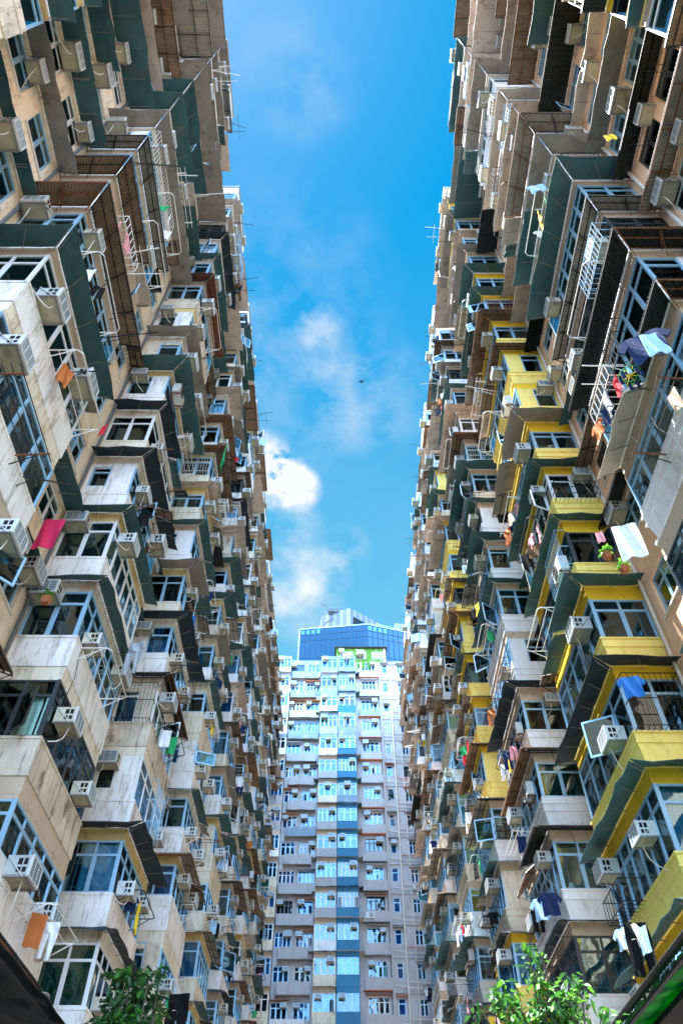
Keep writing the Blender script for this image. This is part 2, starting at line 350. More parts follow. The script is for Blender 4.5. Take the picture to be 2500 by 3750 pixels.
# ------------------------------------------------------------------ canopies
def canopy(mb, F, x0, x1, z, out, style, rng, drop=.22, ext0=0., ext1=0., lod=0, torn=False):
    """awning sheet hung along the face y=0 of frame F between x0 and x1 (outer edge longer by ext0 / ext1 for mitred corners)"""
    r = random.Random(rng); L = x1-x0
    def pt(u, v, dz=0.):
        xa = x0-ext0*v; xb = x1+ext1*v
        return (xa+(xb-xa)*u, out*v+.02, z-drop*v+dz)
    corr = style.startswith('corr')
    if corr:
        n = max(8, int((L+ext0+ext1)/(.045 if lod == 0 else .09)))
        a = .022
        mb.grid(F, lambda u, v: pt(u, v, a*(1 if round(u*n) % 2 else -1)+.03), n, 1, style, thick=(0, 0, .012))
        fr = 'iron_rust' if r.random() < .2 else 'iron_black'
        w_ = .018
        for v in (.08, .55, .97): mb.bar(F, pt(0, v, -.03), pt(1, v, -.03), w_, fr)
        k = max(1, round(L/.95))
        for i in range(k+1):
            u = min(.99, max(.01, i/k)); mb.bar(F, pt(u, 0, -.035), pt(u, .97, -.035), w_, fr)
            if lod == 0: mb.bar(F, pt(u, .85, -.04), (pt(u, 0)[0], .03, z-.42), .012, fr)
    else:
        n = max(2, round(L/.95)); js = [[r.uniform(-.022, .022) for _ in range(n*2+1)] for _ in range(3)]
        def q(u, v):
            p = pt(u, v); i = min(n*2, int(u*n*2+.5)); j = min(2, int(v*2+.5)); return (p[0], p[1]+(js[j][i]*1.6 if j == 2 else 0), p[2]+js[j][i])
        if torn:
            k = n*6
            def q(u, v):
                p = pt(u, v*(1-.45*abs(math.sin(u*k*1.7+rng % 7))*(r.random()*.6+.4)) if v > .6 else v); return (p[0], p[1], p[2]+r.uniform(-.05, .05))
            mb.grid(F, q, k, 3, style, thick=(0, 0, .01))
        else: mb.grid(F, q, n*2, 2, style, thick=(0, 0, .012))
        for i in range(n+1):
            u = min(.985, max(.015, i/n)); mb.bar(F, pt(u, .8, -.02), (pt(u, 0)[0], .02, z-.12), .012, 'strut_grey')
# ------------------------------------------------------------------ air conditioners (window boxes and split condensers)
def ac_parts(style, hue, hose=0):
    """local frame: x along wall, y outwards, z up; origin at the wall, bottom centre"""
    c = MB(); g = MB(); b = MB(); h_ = MB(); I = WORLD
    if style == 'split':
        c.box(I, -.40, .40, .08, .38, .04, .60, 'ac_white')
        P = [(.10+.22*math.cos(i*math.pi/10), .392, .32+.22*math.sin(i*math.pi/10)) for i in range(20)]
        g.poly(I, P, [tuple(range(20))[::-1]], 'ac_grey')
        for rr in (.08, .15, .21): g.path(I, [(.10+rr*math.cos(i*math.pi/8), .40, .32+rr*math.sin(i*math.pi/8)) for i in range(17)], .008, 'hole')
        for xx in (-.3, .3): b.box(I, xx-.02, xx+.02, 0, .42, 0, .035, 'iron_rust'); b.bar(I, (xx, .38, 0), (xx, .01, -.3), .014, 'iron_rust')
        b.box(I, -.28, .28, .02, .06, .0, .03, 'iron_rust')
        return c, g, b, h_
    w_, d, h = .33, .52, .44
    c.box(I, -w_, w_, 0, d, .045, h, hue); c.box(I, -w_+.01, w_-.01, .02, d-.02, .028, .045, 'ac_pan')
    # white outer frame round the grille
    for bx in ((-w_-.012, w_+.012, 0.018, .06), (-w_-.012, w_+.012, h-.03, h+.012), (-w_-.012, -w_+.035, .06, h-.03), (w_-.035, w_+.012, .06, h-.03)):
        c.box(I, bx[0], bx[1], d-.03, d+.022, bx[2], bx[3], 'ac_white')
    g.box(I, -w_+.035, w_-.035, d, d+.008, .06, h-.03, 'ac_grille')
    for i in range(5): g.box(I, -w_+.035, w_-.035, d+.008, d+.017, .10+i*.06, .118+i*.06, 'ac_white' if hue == 'ac_white' else 'ac_grey')
    for xx in (-.11, .11): g.box(I, xx-.008, xx+.008, d+.008, d+.019, .06, h-.03, 'ac_white')
    # side vents
    for sx in (-1, 1):
        for (ya, yb, za, zb) in ((.36, .44, .25, .38), (.36, .44, .10, .20), (.24, .33, .25, .38), (.24, .33, .10, .20)):
            xx = sx*w_; g.box(I, min(xx, xx+sx*.004), max(xx, xx+sx*.004), ya, yb, za, zb, 'hole')
    b.box(I, -w_-.02, -w_+.03, 0, d*.96, -.012, .028, 'strut_grey'); b.box(I, w_-.03, w_+.02, 0, d*.96, -.012, .028, 'strut_grey')
    b.box(I, -w_+.03, w_-.03, d*.86, d*.94, -.01, .028, 'strut_grey')
    for sx in (-1, 1): b.bar(I, (sx*(w_+.03), d*.8, 0.), (sx*(w_+.03), .02, .42), .013, 'ac_white')
    if hose:
        x1, z1 = (.75, -.25) if hose == 1 else ((-.3, -.85) if hose == 2 else (.35, -.55)); P = []
        for i in range(9):
            t = i/8; P.append((x1*t*t+.1*(1-t), .30*(1-t)+.05+.06*math.sin(t*3), .02-.22*math.sin(t*2.2)*(1-t)+z1*t))
        h_.path(I, P, .014, 'tube_white')
    return c, g, b, h_
AC_MESH = {}
def ac_mesh(style, hue, hose=0):
    k = (style, hue, hose)
    if k not in AC_MESH:
        AC_MESH[k] = [m.obj(nm) for m, nm in zip(ac_parts(style, hue, hose), ('casing', 'grille', 'bracket', 'hose')) if m.f]
        obs = AC_MESH[k]; AC_MESH[k] = [o.data for o in obs]; [bpy.data.objects.remove(o) for o in obs]
    return AC_MESH[k]
ACS = []      # (size, frame, style, hue, label)
def add_ac(F, x, y, z, hue, label, style='box', s=None):
    if s is None: s = random.Random(x*91+z*13).uniform(.74, 1.0)
    G = F.at((x, y, z)); P = G.m.translation; u, v, d = proj(*P)
    if -60 < u < 2560 and -60 < v < 3810: ACS.append((s/d, G, style, hue, label, s, (u, v)))
def flush_acs(cap=300):
    ACS.sort(key=lambda t: -t[0]); rest = MB()
    for i, (_, G, style, hue, label, s, uv) in enumerate(ACS):
        if i < cap:
            m = G.m.copy()
            if G.flip: m = m @ Matrix.Diagonal((-1, 1, 1, 1))
            e = empty('air_conditioner', (0, 0, 0), label, 'air conditioner', 'air conditioners hung on the facades')
            e.matrix_world = m @ Matrix.Diagonal((s, s, s, 1))
            for nm, me in zip(('casing', 'grille', 'bracket', 'hose'), ac_mesh(style, hue, i*7 % 5)): link_mesh(nm, me, e)
        else:
            for p in ac_parts(style, hue):
                b = len(rest.v); rest.v += [tuple(G.m @ (Vector(v)*s)) for v in p.v]
                rest.f += [[b+j for j in f] for f in p.f]; rest.mi += [rest._m(p.mats[k]) for k in p.mi]
    if rest.f: tag(rest.obj('air_conditioner'), 'many small far air conditioners on the distant facades', 'air conditioner', kind='stuff')
# ------------------------------------------------------------------ side buildings
SIDES = {
 'L': dict(X=-7.95, out=1.51, d0=6.10, pitch=7.85, length=3.85, ks=range(-1, 8), h0=8.96, ns=range(-3, 14), roof=48.1, sgn=1, word='left'),
 'R': dict(X=8.40, out=1.57, d0=6.40, pitch=8.50, length=4.35, ks=range(-1, 7), h0=6.96, ns=range(-2, 16), roof=51.4, sgn=-1, word='right'),
}
DEND = 72.0
PARAPET = .92; WH = 1.50; LINT = .36
# hand-set floors read off the photograph: (side, bay, floor) -> settings
OV = {
 ('R',-1,8): dict(can='corr_dark', rec_can='corr_dark'), ('R',-1,7): dict(can='sheet_zinc', rec_can='sheet_zinc'), ('R',-1,6): dict(can='corr_dark', rec_can='sheet_grey'), ('R',-1,9): dict(can='sheet_green', rec_can='sheet_green'),
 ('R',0,3): dict(par='white', can='corr_dark'), ('R',0,2): dict(par='white', side='full', can='none'), ('R',0,4): dict(par='white', can='corr_dark', fm='alu_dark'),
 ('R',0,1): dict(par='white', can='sheet_green', fm='alu_dark'), ('R',0,0): dict(par='greywhite', can='sheet_green'), ('R',0,5): dict(par='white', can='corr_zinc'), ('R',0,6): dict(par='white', can='sheet_green'),
 ('R',1,1): dict(can='sheet_green'), ('R',1,2): dict(can='sheet_dark'), ('R',1,3): dict(can='sheet_green', fm='alu_dark', gm='glass_dark', cur='curtain_tan'),
 ('R',1,4): dict(can='sheet_green'), ('R',1,5): dict(can='sheet_green'), ('R',1,6): dict(can='sheet_grey', side='part'), ('R',1,7): dict(can='none', side='part'), ('R',1,8): dict(can='corr_brown'),
 ('R',1,9): dict(can='corr_brown'), ('R',1,10): dict(can='sheet_green'), ('R',1,11): dict(can='sheet_green'),
 ('R',2,5): dict(side='full', can='none'), ('R',2,4): dict(can='sheet_dark'), ('R',2,6): dict(side='part', can='sheet_green'), ('R',2,7): dict(can='sheet_green', fm='alu_dark', gm='glass_dark'),
 ('L',1,0): dict(par='rotten', can='none', fm='alu_dark', gm='glass_dark'), ('L',1,1): dict(par='offwhite', can='none'), ('L',1,2): dict(par='offwhite', can='sheet_green'), ('L',1,3): dict(par='offwhite', can='sheet_green'),
 ('L',1,4): dict(par='cream', can='sheet_dark', fm='alu_white', gm='glass_dark'), ('L',1,5): dict(par='offwhite', can='sheet_dark', side='part'), ('L',1,6): dict(par='cream', can='sheet_green'), ('L',1,7): dict(can='sheet_grey'),
 ('L',1,-1): dict(par='offwhite', can='corr_dark', gm='glass_green'), ('L',1,-2): dict(par='rotten', can='none'),
 ('L',0,2): dict(par='offwhite', can='none', gm='glass_green'), ('L',0,1): dict(par='offwhite', can='none', gm='glass_green'), ('L',0,3): dict(par='offwhite', can='sheet_green', gm='glass_green'), ('L',0,4): dict(par='offwhite', can='corr_brown'), ('L',0,5): dict(par='cream', can='corr_brown'),
 ('L',2,0): dict(par='offwhite', can='sheet_dark'), ('L',2,1): dict(par='offwhite', can='sheet_dark', gm='glass_dark'), ('L',2,2): dict(par='rotten', can='none'), ('L',2,3): dict(par='offwhite', can='corr_dark'), ('L',2,4): dict(par='cream', can='sheet_dark'),
}
def attr(S, k, n):
    r = random.Random((ord(S)*7919+k*131+n*17+5)); a = {}
    top = n > 5  # paler canopy sheets up high, dark ones low: light and shade put into colour
    if S == 'L':
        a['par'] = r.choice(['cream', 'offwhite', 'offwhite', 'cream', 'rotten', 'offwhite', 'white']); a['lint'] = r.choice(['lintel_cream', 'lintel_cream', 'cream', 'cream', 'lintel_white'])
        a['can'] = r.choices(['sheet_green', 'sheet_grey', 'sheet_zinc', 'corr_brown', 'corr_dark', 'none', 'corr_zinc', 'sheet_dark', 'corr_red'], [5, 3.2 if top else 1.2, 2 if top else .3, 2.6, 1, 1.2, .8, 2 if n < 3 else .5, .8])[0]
    else:
        base = {-1: 'yellow', 0: 'white', 1: 'yellow', 2: 'white', 3: 'yellow', 4: 'white', 5: 'white', 6: 'cream'}[k]
        if k >= 4: base = r.choice(['white', 'white', 'greywhite', 'cream', base])
        if n > 10 and base == 'yellow' and r.random() < .65: base = r.choice(['white', 'peach', 'cream'])
        a['par'] = base if r.random() < .85 else r.choice(['white', 'cream', 'yellow'] if k > 0 else ['white'])
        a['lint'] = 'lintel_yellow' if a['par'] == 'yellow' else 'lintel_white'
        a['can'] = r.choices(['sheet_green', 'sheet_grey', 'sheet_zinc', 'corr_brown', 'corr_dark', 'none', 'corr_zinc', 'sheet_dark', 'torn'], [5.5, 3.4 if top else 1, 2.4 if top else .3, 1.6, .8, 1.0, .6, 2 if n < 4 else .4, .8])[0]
    a['side'] = r.choices(['full', 'part', 'wall'], [7.6, 1.4, .7])[0]
    a['fm'] = r.choices(['alu', 'alu_dark', 'alu_white'], [8, 1.0, 1.4])[0]
    a['gm'] = r.choices(['glass', 'glass_blue', 'glass_green', 'glass_dark'], [6, 2.5, 1.6, 1.6])[0]
    a['cur'] = r.choices(['curtain_lace', 'curtain_teal', 'curtain_rose', 'curtain_tan', 'curtain_brown', 'curtain_blue', 'curtain_mint', None], [5, 4, 1, 1, .7, 4, 1, 2.0])[0]
    a['open'] = .10 if r.random() < .5 else .0
    if n > 7:  # high canopies lean to zinc and grey, warm bounced light put into their colour
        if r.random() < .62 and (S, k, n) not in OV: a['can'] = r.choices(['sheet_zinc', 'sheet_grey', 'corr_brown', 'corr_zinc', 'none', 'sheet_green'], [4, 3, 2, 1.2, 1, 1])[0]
    a['proj'] = r.uniform(.42, .74)*(.75 if n > SIDES[S]['ns'][-1]-3 else 1); a['drop'] = r.uniform(.14, .26)
    a['wb'] = r.choice([0, 0, 0, .0, .22, .34, -.16]); a['hd'] = r.choice([0, 0, 0, .12, .22])
    a['seg'] = r.choice([1, 1, 1, 2, 2, 3])
    a['acn'] = r.random() < .88; a['acf'] = r.random() < .66; a['hue'] = r.choices(['ac_cream', 'ac_white', 'ac_grey'], [4, 4, 1.6])[0]; a['split'] = r.random() < .05
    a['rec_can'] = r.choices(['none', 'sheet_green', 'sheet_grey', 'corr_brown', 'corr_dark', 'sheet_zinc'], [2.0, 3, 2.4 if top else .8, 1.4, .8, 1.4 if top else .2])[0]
    if n > 7 and r.random() < .6: a['rec_can'] = r.choice(['sheet_zinc', 'sheet_grey', 'sheet_zinc', 'corr_brown', 'none'])  # recess canopies likewise paler high up, standing in for bounced light
    a['rec_w'] = r.uniform(1.2, 1.8); a['rec_ac'] = r.random() < .75
    a.update(OV.get((S, k, n), {}))
    if 'par' in OV.get((S, k, n), {}) and S == 'R': a['lint'] = 'lintel_yellow' if a['par'] == 'yellow' else 'lintel_white'
    return a
RACK_SPOTS = []
def side_building(S):
    c = SIDES[S]; sg = c['sgn']; X = c['X']; O = c['out']; L = c['length']; wallm = 'peachcream' if S == 'L' else 'peach'
    root = empty('apartment_building', (X, 30, 0), 'tall %s residential block of %s plaster with stacked window bays' % (c['word'], 'stained cream' if S == 'L' else 'peach, yellow and white'), 'building')
    root_inv = Matrix.Translation((-X, -30, 0))
    F = Frame((X, 0, EYE), (0, 1, 0), (sg, 0, 0))          # x = D, y = out of the recess wall, z = h
    wall = MB(); pools = {}
    def pool(nm, cap=100): return pools.setdefault(nm, Pool(nm, root, cap))
    hs_ = [c['h0']+2.8*n for n in c['ns']]; top = c['roof']; nmax = max(c['ns']); nmin = min(c['ns'])
    DB = -14.0
    # back volume behind the recess wall (rooms), kept dark; roof slab and parapet
    wall.box(F, DB, DEND-.1, -9, -.62, -EYE, top-.3, 'interior')
    wall.box(F, DB-.02, DEND-.12, -9.1, .06, top-.3, top, 'roof_grey')
    wall.box(F, DB, DEND-.1, -.16, .10, top, top+.3, wallm)
    wall.box(F, DB-.25, DB-.03, -9.2, .12, -EYE, top+.2, wallm)
    wall.box(F, DB, DEND-.1, -9.3, -9.12, -EYE, top+.2, wallm)
    low = hs_[0]-PARAPET
    wall.box(F, DB, DEND-.1, -.25, 0, -EYE, low, wallm)
    bays = [(k, c['d0']+k*c['pitch']) for k in c['ks']]
    recs = [(k, D0+L, D0+c['pitch']) for k, D0 in bays]
    recs[-1] = (recs[-1][0], recs[-1][1], DEND-.1)
    wall.box(F, DB, bays[0][1], -.25, 0, low, top-.3, wallm)
    for k, D0 in bays: wall.box(F, D0, D0+L, -.25, -.02, low, top-.3, wallm)
    # ---- recess walls with windows
    for k, ra, rb in recs:
        wins_x = [ra+(rb-ra)*.27, ra+(rb-ra)*.72] if rb-ra < 7 else [ra+1.6, ra+4, rb-2.5]
        for n, s in zip(c['ns'], hs_):
            a = attr(S, k, n); rr = random.Random(k*77+n*13+ord(S)); zb = s-PARAPET; zt = s+2.8-PARAPET if n < nmax else top-.3
            x = ra; w0, w1 = s+.15, s+1.45
            for wi, xc in enumerate(wins_x):
                wd = a['rec_w']*(.78 if k >= 0 else 1.0) if rb-ra < 7 else 1.3; xa = xc-wd/2+rr.uniform(-.14, .14); xb = xa+wd
                wall.box(F, x, xa, -.25, 0, zb, zt, wallm); x = xb
                wall.box(F, xa, xb, -.25, 0, zb, w0, wallm); wall.box(F, xa, xb, -.25, 0, w1, zt, wallm)
                wall.box(F, xa-.05, xb+.05, .0, .05, w0-.07, w0, 'pipe')
                P = F @ (xc, 0, s); kw = dict(fm=a['fm'], gm=a['gm'], tr=.7, pitch=.62, opn=a['open'], cur=a['cur'], rng=rr.random())
                def mk(part, xa=xa, xb=xb, w0=w0, w1=w1, kw=kw): return lambda mb: window(mb, F, xa, xb, w0, w1, -.08, part=part, **kw)
                pool('window').add(mk('frame'), P, wd*.8, None, (('pane', mk('pane')), ('curtain', mk('curtain'))))
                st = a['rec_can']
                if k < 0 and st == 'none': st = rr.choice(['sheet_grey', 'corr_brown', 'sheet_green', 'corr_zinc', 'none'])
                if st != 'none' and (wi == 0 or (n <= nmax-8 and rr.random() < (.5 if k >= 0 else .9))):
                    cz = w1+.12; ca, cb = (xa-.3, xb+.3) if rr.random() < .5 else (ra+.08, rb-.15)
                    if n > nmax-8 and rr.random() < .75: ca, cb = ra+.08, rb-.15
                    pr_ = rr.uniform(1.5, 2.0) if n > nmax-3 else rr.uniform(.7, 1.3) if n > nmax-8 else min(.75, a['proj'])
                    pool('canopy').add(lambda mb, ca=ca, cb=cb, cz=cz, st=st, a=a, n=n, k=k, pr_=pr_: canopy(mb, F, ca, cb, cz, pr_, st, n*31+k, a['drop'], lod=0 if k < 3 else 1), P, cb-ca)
                if (a['rec_ac'] or k < 0) and (wi != 1 or rr.random() < .6):
                    xx = xb+.38 if rr.random() < .5 else xb-.36
                    if ra+.4 < xx < rb-.5:
                        zz = w0+.1 if rr.random() < .4 else w1-.5
                        if xx < xb: zz = w1-.48
                        lab = 'boxed air conditioner in recess past %s %s bay, %s storey below roof' % (ORD[k+1], c['word'], ORD[nmax-n])
                        add_ac(F, xx, .0, zz, a['hue'], {'ac_cream': 'beige ', 'ac_white': 'white ', 'ac_grey': 'grey '}[a['hue']]+lab+(', far window' if wi == 1 else ', last window' if wi == 2 else ''))
            wall.box(F, x, rb, -.25, 0, zb, zt, wallm)
        # drain pipes down the recess
        for xp in (ra+.35, rb-.3):
            if xp < DEND-1:
                pool('drain_pipe').add(lambda mb, xp=xp: mb.bar(F, (xp, .09, -1), (xp, .09, top-.6), .05, 'pipe' if S == 'R' else 'pipe_dark', 6), F @ (xp, 0, 20), 3)
    # ---- bays
    def do_bay(k, D0):
        lod = 0 if k < 3 else 1
        B = Frame(F @ (D0, 0, 0), (0, 1, 0), (sg, 0, 0))
        NF = Frame(F @ (D0, 0, 0), (sg, 0, 0), (0, -1, 0))            # camera-facing cheek: x outwards from wall
        FF = Frame(F @ (D0+L, 0, 0), (sg, 0, 0), (0, 1, 0))           # far cheek
        core = MB()
        core.box(B, 0, L, 0, O-.02, -EYE, low, wallm)
        for n, s in zip(c['ns'], hs_):
            a = attr(S, k, n); rr = random.Random(k*977+n*113+ord(S)); P = B @ (0, O, s)
            pz0, pz1 = s-PARAPET, s; lz0 = s+WH; lz1 = s+2.8-PARAPET if n < nmax else top-.28
            # lintel beam, floor slab, dark room
            ins = .0 if n == nmax else .03
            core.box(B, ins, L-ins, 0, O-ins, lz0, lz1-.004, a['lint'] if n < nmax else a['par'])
            core.box(B, .55, L-.3, 0, O-.55, s+.0, lz0, 'interior' if a['gm'] == 'glass_dark' or rr.random() < .6 else 'interior_warm')
            # parapet
            def par(mb, a=a, s=s, pz0=pz0, pz1=pz1, n=n):
                m_ = a['par']
                if S == 'R':
                    mb.box(B, -.035, L+.035, 0, O+.035, s-.05, s, m_); mb.box(B, 0, L, 0, O, s-.27, s-.05, m_)
                    mb.box(B, -.025, L+.025, 0, O+.025, s-.31, s-.27, m_)
                    i = .10
                    mb.hexa(B, [(i, 0, pz0+.06), (L-i, 0, pz0+.06), (L-i, O-i, pz0+.06), (i, O-i, pz0+.06), (.01, 0, s-.31), (L-.01, 0, s-.31), (L-.01, O-.01, s-.31), (.01, O-.01, s-.31)], m_)
                    mb.box(B, -.01, L+.01, 0, O+.01, pz0, pz0+.06, m_)
                else:
                    mb.box(B, -.02, L+.02, 0, O+.02, s-.07, s, m_); mb.box(B, 0, L, 0, O, pz0, s-.07, m_)
            pool('parapet').add(par, P, 3.5)
            # windows
            kw = dict(fm=a['fm'], gm=a['gm'], tr=.72, cur=a['cur'], grille=(lod == 0 and rr.random() < .75), full=lod == 0)
            seed = rr.random(); pf = rr.choice([.62, .75, .95])
            wz0, wz1 = s+a['wb'], s+WH-a['hd']
            if wz0 > s: core.box(B, .0, L, O-.12, O-.005, s, wz0, a['par']); core.box(NF, 0, O-.13, -.12, -.006, s, wz0, a['par'])
            if wz1 < lz0-.01: core.box(B, .0, L, O-.12, O-.035, wz1, lz0, a['lint']); core.box(NF, 0, O-.13, -.12, -.036, wz1, lz0, a['lint'])
            wz0 = max(wz0, s)
            def front(part, a=a, wz0=wz0, wz1=wz1, kw=kw, seed=seed, pf=pf): return lambda mb: window(mb, B, .0, L, wz0, wz1, O-.03, part=part, opn=a['open'], pitch=pf, rng=seed, **kw)
            pool('window').add(front('frame'), P, 4.0, None, (('pane', front('pane')), ('curtain', front('curtain'))))
            sd_ = a['side']
            if sd_ == 'full': w0, w1, z0, z1 = .0, O-.09, wz0, wz1
            elif sd_ == 'part': w0, w1, z0, z1 = (.08, .85, s, s+WH) if rr.random() < .6 else (.6, O-.09, s, s+WH)
            else: w0, w1, z0, z1 = .1, .7, s+.35, s+1.35
            if sd_ != 'full':
                m_ = a['par']
                if w0 > .01: core.box(NF, 0, w0, -.2, -.01, s, lz0, m_)
                core.box(NF, w1, O-.095, -.2, -.01, s, lz0, m_)
                if z0 > s: core.box(NF, w0, w1, -.2, -.01, s, z0, m_); core.box(NF, w0, w1, -.2, -.01, z1, lz0, m_)
            def cheek(part, G, w0=w0, w1=w1, z0=z0, z1=z1, kw=kw, seed=seed, a=a): return lambda mb: window(mb, G, w0, w1, z0, z1, -.03, part=part, pitch=.66, opn=a['open']*1.5, rng=seed+1, **kw)
            pool('window').add(cheek('frame', NF), P, 2.6, None, (('pane', cheek('pane', NF)), ('curtain', cheek('curtain', NF))))
            if rr.random() < (.34 if lod == 0 else .22):
                cm_ = rr.choice(['iron_black', 'tube_white', 'iron_rust', 'alu', 'iron_black']); ca_ = rr.choice([0, L*.35, .1]); cb_ = min(L, ca_+rr.choice([1.6, 2.4, 3.2])); G_, o_ = (B, O) if rr.random() < .6 else (NF, 0.)
                if G_ is NF: ca_, cb_ = .15, O-.05
                dz_ = rr.choice([.28, .4]); hz_ = rr.choice([.6, 1.0, 1.45]); stp = .13 if lod == 0 else .26
                def cage(mb, G_=G_, o_=o_, ca_=ca_, cb_=cb_, dz_=dz_, hz_=hz_, cm_=cm_, s=s, stp=stp):
                    for z in (s-.02, s+hz_*.5, s+hz_): mb.path(G_, [(ca_, o_, z), (ca_, o_+dz_, z), (cb_, o_+dz_, z), (cb_, o_, z)], .013, cm_)
                    m_ = int((cb_-ca_)/stp)
                    for i in range(m_+1): x = ca_+(cb_-ca_)*i/m_; mb.bar(G_, (x, o_+dz_, s-.02), (x, o_+dz_, s+hz_), .008, cm_); mb.bar(G_, (x, o_, s-.02), (x, o_+dz_, s-.02), .007, cm_)
                pool('window_cage').add(cage, P, 2.0)
            if rr.random() < .3:
                xc_ = rr.uniform(.2, L-.4); 
                def cable(mb, xc_=xc_, s=s, q=rr.uniform(-.6, .6)):
                    mb.path(B, [(xc_+q*t/6+.05*math.sin(t*2), O+.05+.03*math.sin(t*1.7), s+1.0-2.6*t/6-.12*math.sin(t*math.pi/6)) for t in range(7)], .010, 'iron_black' if xc_ < 1.6 else 'tube_white')
                pool('cable').add(cable, P, 1.0)
            # far cheek: plain plaster
            core.box(FF, 0, O-.095, -.22, -.012, s, lz0, a['par'])
            # canopy under the parapet, wrapping the corner
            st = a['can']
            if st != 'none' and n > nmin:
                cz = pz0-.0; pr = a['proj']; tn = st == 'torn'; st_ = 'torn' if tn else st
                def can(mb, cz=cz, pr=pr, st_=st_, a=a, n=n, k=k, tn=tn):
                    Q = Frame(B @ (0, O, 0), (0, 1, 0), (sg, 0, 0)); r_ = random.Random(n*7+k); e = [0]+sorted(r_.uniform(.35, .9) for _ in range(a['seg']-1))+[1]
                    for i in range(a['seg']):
                        s2 = st_ if i == 0 or r_.random() < .4 else r_.choice(['sheet_green', 'sheet_grey', 'corr_brown', 'corr_zinc', 'sheet_dark' if n < 5 else 'sheet_zinc', 'sheet_zinc', 'sheet_green'])  # dark sheet low, zinc above: canyon shade and bounce painted by floor
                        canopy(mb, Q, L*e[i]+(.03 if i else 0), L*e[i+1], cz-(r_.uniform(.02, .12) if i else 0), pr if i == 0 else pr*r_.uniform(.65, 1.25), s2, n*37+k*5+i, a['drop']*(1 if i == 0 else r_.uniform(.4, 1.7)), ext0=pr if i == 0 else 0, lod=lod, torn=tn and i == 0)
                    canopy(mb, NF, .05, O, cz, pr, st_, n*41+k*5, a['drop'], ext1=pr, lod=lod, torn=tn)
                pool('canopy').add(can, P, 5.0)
            # air conditioners
            lab0 = {'ac_cream': 'beige', 'ac_white': 'white', 'ac_grey': 'grey'}[a['hue']]
            sty = 'split' if a['split'] else 'box'
            if a['acn']:
                add_ac(B, .55+rr.uniform(0, .3), O-.02, s+rr.choice([.05, .55, .98]), a['hue'], '%s air conditioner near the front corner of %s %s bay, %s storey below roof' % (lab0, ORD[k+1], c['word'], ORD[nmax-n]), sty)
            if a['acf']:
                add_ac(B, L-.7-rr.uniform(0, .5), O-.02, s+rr.choice([.05, .6, .98]), a['hue'], '%s air conditioner at the far end of %s %s bay, %s storey below roof' % (lab0, ORD[k+1], c['word'], ORD[nmax-n]))
            if rr.random() < .3:
                add_ac(NF, .45, -.02, s+.98, 'ac_cream', 'beige air conditioner on the cheek of %s %s bay, %s storey below roof' % (ORD[k+1], c['word'], ORD[nmax-n]))
            RACK_SPOTS.append((S, k, n, s, B, NF, L, O, c['word'], nmax))
        core.box(B, -.03, L+.03, 0, O+.03, top-.28, top+.12, 'roof_grey'); core.box(B, .06, L-.06, O-.16, O-.05, top+.12, top+.45, wallm)
        o = core.obj('bay', root); o.matrix_parent_inverse = root_inv
    for k, D0 in bays: do_bay(k, D0)
    o = wall.obj('wall', root); o.matrix_parent_inverse = root_inv
    for p in pools.values(): p.flush()
    for o in root.children:
        if o.name.split('.')[0] in pools: o.matrix_parent_inverse = root_inv
    return root
side_building('L'); side_building('R')
